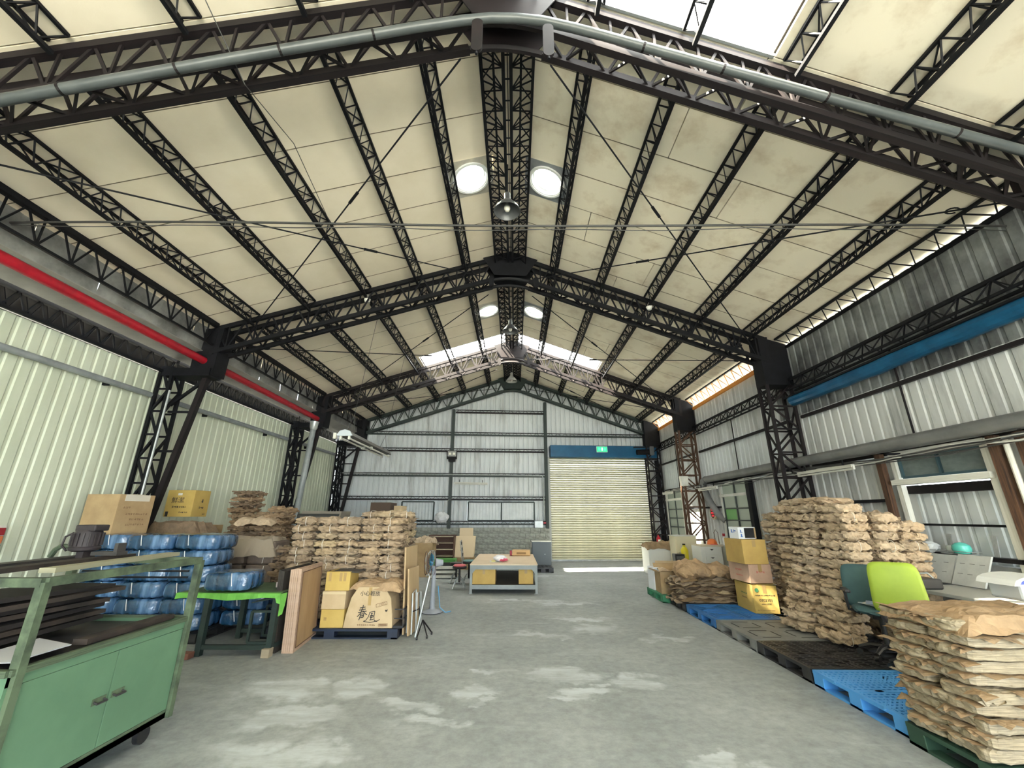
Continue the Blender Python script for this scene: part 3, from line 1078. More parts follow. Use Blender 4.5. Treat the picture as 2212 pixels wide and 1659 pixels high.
while y < 8.7:
    pts.append((5.97+rr.uniform(-.008, .008), y, 4.05+rr.uniform(-.008, .008)))
    tp.append(0.125+rr.uniform(-.008, .006))
    y += 0.35
MB().tube(pts, .125, 14, taper=tp).build('duct', mat('blue_duct', (0.012, 0.115, 0.25), 0.3, 0.2, col2=(0.008, 0.075, 0.17), scale=3), root)
ubar('strap_rail', (5.86, -3, 4.13), (5.86, 8.7, 4.13), .05, .03, steel, root)
root = thing('grey_duct', 'long grey plastic pipe along the right wall turning down at the far column', 'pipe', (5.9, 6, 2.75))
MB().tube([(5.88, -3, 2.78), (5.88, 5, 2.77), (5.88, 13.0, 2.76), (5.88, 13.18, 2.72), (5.88, 13.25, 2.6), (5.9, 13.1, 2.2), (5.98, 12.75, 1.75), (6.1, 12.55, 1.55)], .095, 14).build('pipe', mat('pvc_duct', (0.20, 0.205, 0.205), .4, col2=(0.13, 0.135, 0.135), scale=2), root, smooth=True)
MB().tube([(5.88, 13.0, 2.76), (5.88, 13.18, 2.72), (5.88, 13.25, 2.6)], .105, 14).build('elbow', mat('pvc_duct', (0.4, .41, .41)), root, smooth=True)
for y in (-1, 1.5, 4, 6.5, 9, 11.5):
    ubar('bracket', (6.08, y, 2.62), (5.80, y, 2.62), .03, .03, steel, root)
# bundles of loose cables under the pipe
rr = random.Random(11)
cables = mat('cable_dark', (0.05, 0.05, 0.05), .6)
cablew = mat('cable_pale', (0.55, 0.55, 0.52), .6)
for k in range(6):
    pts = []
    y = -2.0
    ph = rr.uniform(0, 6)
    while y < 16.5:
        pts.append((5.84+rr.uniform(-.03, .05), y, 2.56+0.02*k*.8-0.04+0.03*sin(y*1.3+ph)+rr.uniform(-.012, .012)))
        y += .4
    o = MB().tube(pts, .008+.004*(k % 2), 5).build('wall_cable', cablew if k in (1, 4) else cables, loc=(5.84, 6, 2.56))
    tag(o, ['lowest dark', 'lower pale', 'second dark', 'middle dark', 'upper pale', 'topmost dark'][k]+' loose cable sagging below the long grey pipe on the right wall', 'cable', 'loose cables on the right wall')
# unseen neighbouring lean-to roof, added to keep sun out of the wall gap
o = MB().prism([(-6.95, YB, 5.05), (-13.0, YB, 6.2), (-13.0, 18, 6.2), (-6.95, 18, 5.05)], (0, 0, .03)).build('roof_sun_block', mat('sun_block_roof', (0.5, 0.5, 0.48), .7))
tag(o, 'unseen neighbouring shed roof added beyond the left wall to block the sun', kind='structure')

o = MB().prism([(-7.30, YB, 4.46), (-7.30, 18, 4.46), (-7.30, 18, 5.10), (-7.30, YB, 5.10)], (-.03, 0, 0)).build('trim_1', steel)
tag(o, 'black fascia band above the gap over the pale green wall', kind='structure')
# ------------------------------------------------------------------ grey pipe along the nearest truss
root = thing('roof_pipe', 'grey plastic pipe following the nearest truss over the ridge', 'pipe', (-0.04, 2.98, 6.71))
ctrl = [(-6.2, 4.50), (-4.53, 5.16), (-2.71, 5.85), (-1.0, 6.47), (-0.55, 6.615), (-0.25, 6.69), (0.02, 6.71), (0.30, 6.70), (0.62, 6.63), (0.95, 6.54), (2.6, 6.05), (3.9, 5.67), (5.25, 5.28), (6.0, 5.06)]
MB().tube([(x, fy(2.98, x), z) for x, z in ctrl], 0.047, 12).build('pipe', mat('roof_pipe_pvc', (0.095, 0.107, 0.11), .35, col2=(.06, .07, .074), scale=2), root, smooth=True)
for i in range(len(ctrl)-1):
    (xa, za), (xb, zb) = ctrl[i], ctrl[i+1]
    L_ = sqrt((xb-xa)**2+(zb-za)**2)
    n = max(1, int(L_/0.75))
    for k in range(n):
        if L_ < .5:
            continue
        t = (k+.5)/n
        x, z = xa+(xb-xa)*t, za+(zb-za)*t
        d = Vector((xb-xa, K*(xb-xa), zb-za)).normalized()*.012
        c = Vector((x, fy(2.98, x), z))
        MB().tube([c-d, c+d], .050, 12).build('pipe_clip', steel_brown, root)

# ------------------------------------------------------------------ roller shutter
rz_far = atan2(K, 1)
RF = Matrix.Rotation(rz_far, 3, 'Z')
slatm = mat('shutter_slat', (0.47, 0.45, 0.31), .5, col2=(0.38, 0.365, 0.25), scale=2.5)
d1 = bpy.data.objects.new('door_1', None); COL.objects.link(d1); d1.location = fpt(3.5, 0)
tag(d1, 'closed cream roller shutter with blue header box', kind='structure')
xa, xb = 1.42, 5.70
dn = 45
hgt = 3.98/dn
sl_me = None
for i in range(dn):
    z = i*hgt+0.01
    if sl_me is None:
        bld = MB()
        prof = [(-0.02, 0.0), (0.012, 0.006), (0.024, hgt*.35), (0.020, hgt*.62), (0.002, hgt*.78), (-0.03, hgt*.84), (-0.03, hgt-.001)]
        ln = (xb-xa)*hs/2
        vs = []
        for sx in (-ln, ln):
            vs += [(sx, -p, q) for p, q in prof]
        n = len(prof)
        fs = [(j, j+1, n+j+1, n+j) for j in range(n-1)]
        bld.add(vs, fs)
        o = bld.build('slat', slatm)
        sl_me = o.data
    else:
        o = bpy.data.objects.new('slat', sl_me); COL.objects.link(o)
    o.parent = d1
    o.rotation_euler = (0, 0, rz_far)
    o.location = fpt((xa+xb)/2, z, 0.02+(0.05 if i > dn-4 else 0)) - d1.location
MB().box(fpt((xa+xb)/2, 0.03, 0.03), ((xb-xa)*hs, .05, .07), RF).build('bottom_rail', galv, d1)
hb = MB().box(fpt(3.66, 4.22, 0.20), (4.46, .42, .48), RF).build('header_box', blue_paint, d1, bevel=.015)
for x in (1.37, 5.74):
    MB().box(fpt(x, 2.0, 0.03), (.15, .10, 4.04), RF).build('guide_rail', mat('guide_grey', (.38, .39, .38), .5), d1)
# exit sign
es = thing('exit_sign', 'glowing green emergency exit sign above the roller shutter', 'sign', fpt(3.56, 4.30, .44))
MB().box(fpt(3.56, 4.30, .45), (.46, .06, .24), RF).build('case', white_wall, es)
MB().box(fpt(3.56, 4.30, .485), (.43, .02, .21), RF).build('panel', mat_emit('exit_green', (.02, .55, .25), .22), es)
b = MB()
c = fpt(3.56, 4.30, .50)
MB().box(c, (.05, .012, .13), RF).build('pictogram', mat_emit('exit_white', (.8, 1, .9), .25), es)
MB().box(c+Vector((-.11, -.01, 0)), (.10, .012, .12), RF).build('pictogram', mat_emit('exit_mint', (.08, .75, .40), .24), es)
MB().box(c+Vector((.11, .01, 0)), (.10, .012, .12), RF).build('pictogram', mat_emit('exit_mint', (.08, .75, .40), .24), es)
# shutter motor beside the box
mo = thing('shutter_motor', 'dark shutter motor with brackets right of the blue header', 'motor', fpt(5.3, 4.2, .5))
MB().tube([fpt(5.0, 4.18, .52), fpt(5.5, 4.20, .52)], .11, 12).build('motor_body', steel, mo, smooth=True)
MB().box(fpt(5.62, 4.25, .50), (.18, .2, .36), RF).build('gear_case', mat('motor_grey', (.12, .13, .14), .4, .4), mo, bevel=.02)
MB().tube([fpt(5.55, 4.0, .55), fpt(5.7, 3.4, .4), fpt(5.78, 2.9, .3)], .012, 6).build('chain', cables, mo)
MB().bar(fpt(4.9, 4.4, .45), fpt(5.8, 4.42, .45), .05, .05).build('bracket', steel, mo)
# black downpipe in the right far corner
o = MB().tube([fpt(5.93, 0.0, .18), fpt(5.93, 2.0, .18), fpt(5.93, 3.9, .18)], .09, 10).build('corner_pipe', steel, smooth=True, loc=fpt(5.93, 0, .18))
tag(o, 'black pipe in the corner right of the roller shutter', 'pipe')

# ------------------------------------------------------------------ far wall posts, girts, windows
for x, nm in ((-2.58, 'left of the hanging white bag'), (1.28, 'left of the roller shutter')):
    rt = thing('wall_post', 'dark green steel wall post '+('behind the floodlight' if x < 0 else 'beside the roller shutter'), 'post', fpt(x, 1.2, .12), 'gable wall posts')
    ubar('flange', fpt(x, 1.2, .06), fpt(x, roofz(x)-.7, .06), .12, .03, steel_green, rt, up=nf)
    ubar('flange', fpt(x, 1.2, .20), fpt(x, roofz(x)-.7, .20), .12, .03, steel_green, rt, up=nf)
    ubar('web', fpt(x, 1.2, .13), fpt(x, roofz(x)-.7, .13), .02, .14, steel_green, rt, up=nf)
GZ = [(5.84, -2.5, 1.22), (4.88, -6.2, 5.6), (4.20, -6.8, 1.22), (3.20, -6.9, 1.22), (2.29, -6.9, 1.22), (1.36, -6.9, 1.22)]
for gi, (z, a, c) in enumerate(GZ):
    rt = thing('lattice_girt', 'dark lattice girt on the gable wall, %s from the top' % ORD[gi], 'girt', fpt(a, z, .1), 'gable wall girts')
    ubar('rail', fpt(a, z+.11, .10), fpt(c, z+.11, .10), .03, .03, steel, rt)
    ubar('rail', fpt(a, z, .12), fpt(c, z, .12), .05, .06, steel_green if gi % 2 else steel_brown, rt)
    b = MB()
    n = int((c-a)/.3)
    for k in range(n):
        x0, x1 = a+(c-a)*k/n, a+(c-a)*(k+1)/n
        xm = (x0+x1)/2
        b.bar(fpt(x0, z, .1), fpt(xm, z+.11, .1), .012); b.bar(fpt(xm, z+.11, .1), fpt(x1, z, .1), .012)
    b.build('lacing', steel, rt, kind='stuff')
o = MB().tube([fpt(-7, 3.28, .28), fpt(1.1, 3.22, .28), fpt(1.13, 3.1, .28), fpt(1.15, 1.5, .28)], .022, 8).build('gable_pipe', galv, loc=fpt(-3, 3.2, .28))
tag(o, 'thin galvanised pipe along the gable wall, dropping beside the shutter', 'pipe')
# band windows (corrugated pale panes)
glass_pale = mat('window_film', (0.66, 0.70, 0.72), .35, col2=(.55, .60, .62), scale=3)
glass_sheet = mat_sheet('frosted_pane', (0.30, 0.32, 0.28), .30, .0)
def far_window(n, xa, xb, z0, z1, parts, label):
    w = bpy.data.objects.new('window_%d' % n, None); COL.objects.link(w); w.location = fpt((xa+xb)/2, z0)
    tag(w, label, kind='structure')
    fr = steel_green
    for z in (z0, z1):
        ubar('window_frame', fpt(xa, z, .05), fpt(xb, z, .05), .06, .05, fr, w)
    st = (xb-xa)/parts
    for k in range(parts+1):
        ubar('window_frame', fpt(xa+st*k, z0, .05), fpt(xa+st*k, z1, .05), .05, .05, fr, w)
    for k in range(parts):
        m = 40
        vs = []
        for j in range(m+1):
            x = xa+st*k+.02+(st-.04)*j/m
            q = fpt(x, 0, .02+(.012 if (j//2) % 2 else 0))
            vs += [(q.x, q.y, z0), (q.x, q.y, z1)]
        MB().add(vs, [(2*j, 2*j+1, 2*j+3, 2*j+2) for j in range(m)]).build('pane', glass_pale, w)
far_window(1, -4.45, -3.2, 1.5, 2.2, 1, 'low band window left of the hanging bag on the gable wall')
far_window(2, -1.85, 0.78, 1.5, 2.2, 2, 'wide low band window on the gable wall')
# floodlight, tube lamp, switch box, hanging bag
t = thing('floodlight', 'black floodlight with two pale lamps on the gable wall post', 'floodlight', fpt(-2.56, 4.0, .32))
MB().box(fpt(-2.56, 4.02, .34), (.40, .12, .34), RF).build('housing', steel, t, bevel=.02)
for dx in (-.08, .08):
    MB().box(fpt(-2.56+dx, 4.06, .405), (.09, .015, .09), RF).build('lamp_chip', mat('lamp_pale', (.8, .8, .7), .3), t)
MB().box(fpt(-2.56, 4.06, .40), (.34, .01, .22), RF).build('lens', mat('lens_grey', (.30, .31, .30), .2), t)
MB().box(fpt(-2.56, 3.80, .36), (.26, .16, .10), RF).build('driver_box', steel, t)
MB().bar(fpt(-2.56, 3.95, .2), fpt(-2.56, 3.95, .3), .05, .05).build('bracket', steel, t)
def tube_lamp(p0, p1, label, m=white_wall, group='wall tube lamps'):
    p0, p1 = Vector(p0), Vector(p1)
    t = thing('tube_lamp', label, 'lamp', (p0+p1)/2, group)
    ubar('batten', p0+Vector((0, 0, .05)), p1+Vector((0, 0, .05)), .06, .05, mat('lamp_batten', (.55, .55, .50), .5), t)
    MB().tube([p0, p1], .016, 8).build('tube', white_wall, t, smooth=True)
    for p in (p0, p1):
        MB().box(p+Vector((0, 0, .02)), (.035, .035, .06)).build('lamp_holder', white_wall, t)
    for q in (p0.lerp(p1, .15), p0.lerp(p1, .85)):
        ubar('bracket', q+Vector((0, 0, .07)), q+Vector((0, 0, .17)), .02, .02, steel, t)
tube_lamp(fpt(-2.42, 2.88, .33), fpt(-1.12, 2.86, .33), 'unlit tube lamp hanging on the gable wall above the wide window')
t = thing('switch_box', 'grey switch box with a red handle at the end of the wide gable window', 'switch box', fpt(.93, 1.2, .3))
MB().box(fpt(.92, 1.36, .25), (.34, .16, .26), RF).build('case', galv, t, bevel=.015)
MB().box(fpt(1.16, 1.42, .26), (.10, .10, .07), RF).build('handle', red_paint, t, bevel=.01)
def crumple_blob(c, s, seed, n=2, amp=.22):
    bm = bmesh.new()
    bmesh.ops.create_icosphere(bm, subdivisions=n+1, radius=1.0)
    for v in bm.verts:
        p = v.co.copy()
        d = noise.noise(p*2.1+Vector((seed, 0, 0)))*amp+noise.noise(p*5+Vector((0, seed, 0)))*amp*.5
        v.co = Vector((p.x*s[0], p.y*s[1], p.z*s[2]))*(1+d)+Vector(c)
    vs = [v.co.copy() for v in bm.verts]
    fs = [[v.index for v in f.verts] for f in bm.faces]
    bm.verts.index_update()
    fs = [[v.index for v in f.verts] for f in bm.faces]
    bm.free()
    return MB().add(vs, fs)
bagm = mat('white_plastic_bag', (.72, .74, .76), .35)
c = fpt(-2.87, 1.62, .34)
o = crumple_blob(c, (.28, .14, .20), 3.3).build('plastic_bag', bagm, loc=c)
tag(o, 'white plastic bag hanging on the gable wall', 'bag')
MB().tube([c+Vector((0.05, 0, .15)), c+Vector((.12, .0, .5)), fpt(-2.6, 2.3, .22)], .008, 6).build('string', cablew, o)
o.children[0].location = Vector(o.children[0].location)

# ------------------------------------------------------------------ right wall windows
def rw_window(n, y0, y1, z0, zt, z1, cols, rows, label, green=None):
    w = bpy.data.objects.new('window_%d' % n, None); COL.objects.link(w); w.location = (XR, (y0+y1)/2, z0)
    tag(w, label, kind='structure')
    fr = mat('window_steel', (.06, .07, .07), .5)
    x = XR-.02
    for yy in (y0, y1):
        ubar('window_frame', (x, yy, z0), (x, yy, z1), .06, .08, white_wall, w)
    for z in (z0, z1):
        ubar('window_frame', (x, y0, z), (x, y1, z), .06, .06, white_wall, w)
    ubar('transom', (x-.03, y0, zt), (x-.03, y1, zt), .10, .07, white_wall, w)
    def lights(za, zb, nc, nr):
        for i in range(nc):
            for j in range(nr):
                ya, yb = y0+.05+(y1-y0-.1)*i/nc, y0+.05+(y1-y0-.1)*(i+1)/nc
                zc, zd = za+(zb-za)*j/nr, za+(zb-za)*(j+1)/nr
                gm = mat_sheet('green_pane', (.17, .30, .14), .30, .0) if green == (i, j, nr) else glass_sheet
                ubox('pane', (x+.03, (ya+yb)/2, (zc+zd)/2), (.006, yb-ya+.06, zd-zc+.03), gm, w)
        for i in range(1, nc):
            yy = y0+.05+(y1-y0-.1)*i/nc
            ubar('mullion', (x+.01, yy, za), (x+.01, yy, zb), .045, .03, fr, w)
        for j in range(1, nr):
            z = za+(zb-za)*j/nr
            ubar('glazing_bar', (x+.01, y0+.05, z), (x+.01, y1-.05, z), .03, .035, fr, w)
    lights(z0+.03, zt-.04, cols, rows)
    lights(zt+.04, z1-.03, 2, 1)
    ubar('window_frame', (x-.0, y0+.06, z0+.03), (x-.0, y0+.06, zt-.04), .03, .03, fr, w)
    ubar('window_frame', (x-.0, y1-.06, z0+.03), (x-.0, y1-.06, zt-.04), .03, .03, fr, w)
    return w
rw_window(3, W1[0], W1[1], 0.95, 2.28, 2.66, 2, 4, 'farthest right-wall window, near the roller shutter')
rw_window(4, W2[0], W2[1], 0.92, 2.25, 2.66, 2, 4, 'right-wall window between the columns, with one green pane', green=(1, 2, 4))
# black post beside the middle window
o = ubar('wall_stanchion', (5.98, 10.85, 0), (5.98, 10.85, 2.65), .16, .12, steel, None)
tag(o, 'black steel stanchion beside the window with the green pane', 'post')
# large near window: upper panes, blocked lower opening
w = bpy.data.objects.new('window_5', None); COL.objects.link(w); w.location = (XR, 6.0, 1.2)
tag(w, 'large near right-wall window, teal panes above a boarded opening', kind='structure')
tealf = mat('window_teal', (.05, .10, .12), .5)
paneg = mat('dusty_pane', (.20, .24, .23), .25, col2=(.13, .16, .16), scale=2)
x = XR-.02
y0, y1 = W3
for (yy, wd) in ((y0+.03, .09), (y1-.04, .08)):
    ubar('window_frame', (x-.02, yy, .3), (x-.02, yy, 2.66), .08, wd, white_wall, w, up=(0, 1, 0))
ubar('window_frame', (x-.02, y0, 2.63), (x-.02, y1, 2.63), .10, .07, white_wall, w)
ubar('transom', (x-.05, y0, 2.20), (x-.05, y1, 2.20), .16, .08, white_wall, w)
zm0, zm1 = 2.27, 2.58
for k in range(2):
    ya, yb = y0+.1+(y1-y0-.2)*k/2, y0+.1+(y1-y0-.2)*(k+1)/2
    ubox('pane', (x+.02, (ya+yb)/2, (zm0+zm1)/2), (.006, yb-ya, zm1-zm0), paneg, w)
    for z in (zm0, zm1):
        ubar('sash', (x, ya, z), (x, yb, z), .03, .035, tealf, w)
    for yy in (ya, yb):
        ubar('sash', (x, yy, zm0), (x, yy, zm1), .04, .03, tealf, w, up=(0, 1, 0))
# dark recess and patched sheet behind the lower opening
MB().box((XR+.16, (y0+y1)/2, 2.13), (.30, y1-y0, .03)).build('reveal', steel_brown, w)
MB().box((XR+.10, y1-.01, 1.6), (.30, .03, 1.2)).build('reveal', mat('reveal_grey', (.30, .30, .28), .8), w)
MB().box((XR+.12, (y0+y1)/2, 2.07), (.22, y1-y0-.1, .09)).build('shutter_roll', steel_brown, w)
corr('p', (XR+.16, y0, 0), (0, 1, 0), y1-y0, 0.0, 2.1, (-1, 0, 0), wallgrey_far, w, s0=.04)
ubar('glazing_bar', (XR+.10, y0+.08, 1.58), (XR+.10, y1-.08, 1.58), .025, .03, steel, w)
MB().box((XR+.06, (y0+y1)/2, .55), (.16, y1-y0, 1.10)).build('base_wall', mat('base_plaster', (.42, .43, .41), .9, col2=(.28, .29, .28), scale=3), w)
MB().box((XR-.04, (y0+y1)/2, 1.18), (.16, y1-y0, .05)).build('window_sill', steel_brown, w)
for (yy, nm) in ((5.16, 'right'), (4.86, 'far right'), (6.85, 'left')):
    o = ubar('wall_stanchion', (5.98, yy, 0), (5.98, yy, 2.66), .10, .08, steel_rust, None)
    tag(o, 'rusty steel stanchion on the %s side of the big near window' % nm, 'post', 'stanchions by the near window')
o = MB().tube([(5.96, 5.02, 0), (5.96, 5.02, 2.6)], .03, 8).build('conduit', white_wall, smooth=True, loc=(5.96, 5.02, 0))
tag(o, 'white conduit between the rusty stanchions', 'conduit')
# tube lamps on the right wall
tube_lamp((5.72, 7.1, 2.46), (5.72, 8.5, 2.46), 'unlit tube lamp under the grey pipe behind the paper stack')
tube_lamp((5.75, 12.1, 2.44), (5.75, 13.3, 2.44), 'unlit tube lamp above the red wall clock')
tube_lamp((5.80, 15.7, 2.48), (5.80, 16.7, 2.48), 'unlit tube lamp above the farthest right window')
# red wall clock
t = thing('wall_clock', 'round red-faced digital wall clock with pale rim', 'clock', (6.02, 13.1, 1.78))
ry = Matrix.Rotation(-pi/2, 3, 'Y')
MB().lathe([(0, 0), (.17, 0), (.19, .02), (.19, .07), (.155, .085), (.155, .07)], (6.06, 13.1, 1.78), 28, ry).build('rim', mat('clock_rim', (.72, .62, .45), .4), t, smooth=True)
MB().lathe([(0, .072), (.156, .072)], (6.06, 13.1, 1.78), 28, ry).build('face', mat('clock_face', (.10, .008, .012), .2), t)
for dz, tx in ((.075, '12:30'), (0.0, '08 28'), (-.075, '30')):
    pass
for dz, n in ((.08, 2), (0.0, 3), (-.08, 2)):
    for k in range(n):
        ubox('digit', (5.985, 13.1+(k-(n-1)/2)*.075, 1.78+dz), (.004, .05, .05), mat_emit('clock_red', (.9, .04, .07), .12), t)
# white speaker box on the far column
t = thing('speaker_box', 'small white box fixed to the second right lattice column', 'box', (5.36, 13.5, 2.75))
MB().prism([(5.30, 13.42, 2.60), (5.50, 13.42, 2.60), (5.52, 13.42, 2.90), (5.27, 13.42, 2.90)], (0, .16, 0)).build('case', white_wall, t, bevel=.012)
MB().box((5.45, 13.6, 2.75), (.06, .12, .06)).build('bracket', steel, t)

# ------------------------------------------------------------------ pendant lamps at the ridge
shade_m = mat('lamp_shade', (.10, .105, .11), .4, .3)
for y, nm, zz, sm in ((5.35, 'nearest', 6.25, shade_m), (10.15, 'middle', 6.42, shade_m), (14.75, 'farthest', 6.50, mat('lamp_shade_pale', (.30, .30, .28), .5))):
    t = thing('pendant_lamp', nm+' bell-shaped pendant lamp hanging under the ridge beam', 'lamp', (RX-.02, y, zz), 'ridge pendant lamps')
    c = (RX-.02, y, zz)
    MB().lathe([(.02, .36), (.05, .34), (.055, .22), (.10, .17), (.19, .06), (.215, 0), (.205, 0), (.18, .06), (.09, .16), (.04, .2)], c, 24).build('lamp_shade', sm, t, smooth=True)
    MB().tube([(c[0], y, zz+.34), (c[0], y, RZ-.32)], .014, 6).build('stem', steel, t)
    MB().lathe([(0, 0), (.03, .01), (.05, .05), (.05, .09), (.03, .13), (.025, .2)], c, 14).build('bulb', mat('bulb_glass', (.75, .73, .66), .2), t, smooth=True)
# hung twin-tube fixture on the left
t = thing('hanging_fixture', 'hanging twin-tube reflector lamp on wires, left of the gable wall', 'lamp', (-3.55, 10, 3.3))
ax = -3.55
ya, yb = 8.5, 11.35
za, zb = 3.30, 3.30
prof = [(-.16, -.02), (-.10, .07), (0, .10), (.10, .07), (.16, -.02), (.12, -.03), (-.12, -.03)]
MB().prism([(ax+p, ya, za+q) for p, q in prof], (0, yb-ya, zb-za)).build('reflector', mat('reflector_grey', (.10, .097, .09), .45, .3), t)
MB().prism([(ax+p*1.05, ya-.03, za+q*1.05) for p, q in prof], (0, .03, 0)).build('end_cap', mat('cap_white', (.55, .62, .68), .4), t)
for dx in (-.09, .09):
    MB().tube([(ax+dx, ya+.02, za-.075), (ax+dx, yb-.02, zb-.075)], .02, 8).build('tube', white_wall, t, smooth=True)
    for yy in (ya+.03, (ya+yb)/2, yb-.03):
        MB().box((ax+dx, yy, za-.055), (.045, .05, .09)).build('lamp_holder', white_wall, t)
for (yy, xt, yt) in ((ya+.25, -3.2, 8.7), (yb-.3, -3.2, 11.2)):
    for dx in (-.1, .1):
        MB().tube([(ax+dx, yy, za+.08), (ax+.05, yy, za+.45), (xt, yt, roofz(xt)-.25)], .005, 5).build('hanging_wire', cables, t)
MB().box((ax-.22, ya+.05, za-.02), (.06, .08, .12)).build('junction_box', white_wall, t)
# small smoke detectors on purlins
for (x, y, nm) in ((-3.22, 8.0, 'left'), (3.03, 8.35, 'right')):
    t = thing('ceiling_sensor', 'small white round sensor under a purlin on the %s slope' % nm, 'sensor', (x, y, roofz(x)-.3), 'round sensors')
    MB().lathe([(0, -.06), (.05, -.05), (.065, -.01), (.07, .02), (0, .02)], (x, y, roofz(x)-.27), 16).build('body', white_wall, t, smooth=True)
    MB().tube([(x, y, roofz(x)-.25), (x, y, roofz(x)-.02)], .01, 6).build('stem', white_wall, t)

# thin wire hanging from the roof over the nearest truss down to the left sensor
o = MB().tube([(-2.82, 2.50, 6.17), (-2.70, 3.0, 5.80), (-2.78, 4.0, 6.15), (-3.05, 6.0, 6.22), (-3.20, 8.0, 6.20)], .005, 5).build('thin_wire', cables, loc=(-2.7, 2.5, 6.1))
tag(o, 'thin black wire running from the upper left over the nearest truss', 'wire')
# ------------------------------------------------------------------ kraft paper bundles
def mat_paper(name, cols, rough=0.8, lines=0.0, bump=.55):
    """brown paper: tone differs from piece to piece, with soft creases"""
    m, nt, p = _nt(name)
    L = nt.links
    N = nt.nodes.new
    oi = N('ShaderNodeObjectInfo')
    r = N('ShaderNodeValToRGB')
    els = r.color_ramp.elements
    els[0].color = (*cols[0], 1); els[1].color = (*cols[-1], 1)
    for i, c in enumerate(cols[1:-1]):
        e = els.new((i+1)/(len(cols)-1)); e.color = (*c, 1)
    L.new(oi.outputs['Random'], r.inputs[0])
    tc = N('ShaderNodeTexCoord')
    n = N('ShaderNodeTexNoise'); n.inputs['Scale'].default_value = 9; n.inputs['Detail'].default_value = 4
    mp = N('ShaderNodeMapping')
    if lines:
        mp.inputs['Scale'].default_value = (1, 1, lines)
    L.new(tc.outputs['Object'], mp.inputs[0]); L.new(mp.outputs[0], n.inputs['Vector'])
    mr = N('ShaderNodeMapRange'); mr.inputs['From Min'].default_value = .3; mr.inputs['From Max'].default_value = .7
    mr.inputs['To Min'].default_value = .74 if not lines else .55; mr.inputs['To Max'].default_value = 1.08
    L.new(n.outputs['Fac'], mr.inputs['Value'])
    hs_ = N('ShaderNodeHueSaturation')
    L.new(r.outputs[0], hs_.inputs['Color']); L.new(mr.outputs[0], hs_.inputs['Value'])
    L.new(hs_.outputs[0], p.inputs['Base Color'])
    p.inputs['Roughness'].default_value = rough
    p.inputs['Specular IOR Level'].default_value = .25
    v = N('ShaderNodeTexVoronoi'); v.feature = 'DISTANCE_TO_EDGE'; v.inputs['Scale'].default_value = 17
    L.new(tc.outputs['Object'], v.inputs['Vector'])
    bp = N('ShaderNodeBump'); bp.inputs['Strength'].default_value = bump; bp.inputs['Distance'].default_value = .02
    L.new(v.outputs['Distance'], bp.inputs['Height']); L.new(bp.outputs[0], p.inputs['Normal'])
    MATS[name] = m
    return m
kraft = mat_paper('kraft_paper', [(.51, .385, .26), (.57, .445, .315), (.46, .365, .26), (.60, .48, .345), (.53, .40, .27)])
kraft_mix = mat_paper('kraft_paper_mixed', [(.30, .23, .165), (.43, .32, .21), (.50, .39, .24), (.36, .28, .20), (.41, .31, .21), (.34, .255, .175)])
kraft_dark = mat_paper('kraft_paper_brown', [(.26, .175, .105), (.34, .24, .15), (.22, .16, .11), (.31, .215, .12)])
kraft_stack = mat_paper('kraft_stack', [(.46, .385, .265), (.50, .42, .30), (.42, .34, .22)], lines=28)
kraft_sheet = mat_paper('kraft_sheet', [(.46, .32, .19), (.42, .285, .165), (.50, .37, .23)])
twine_m = mat('twine', (.78, .76, .70), .6)

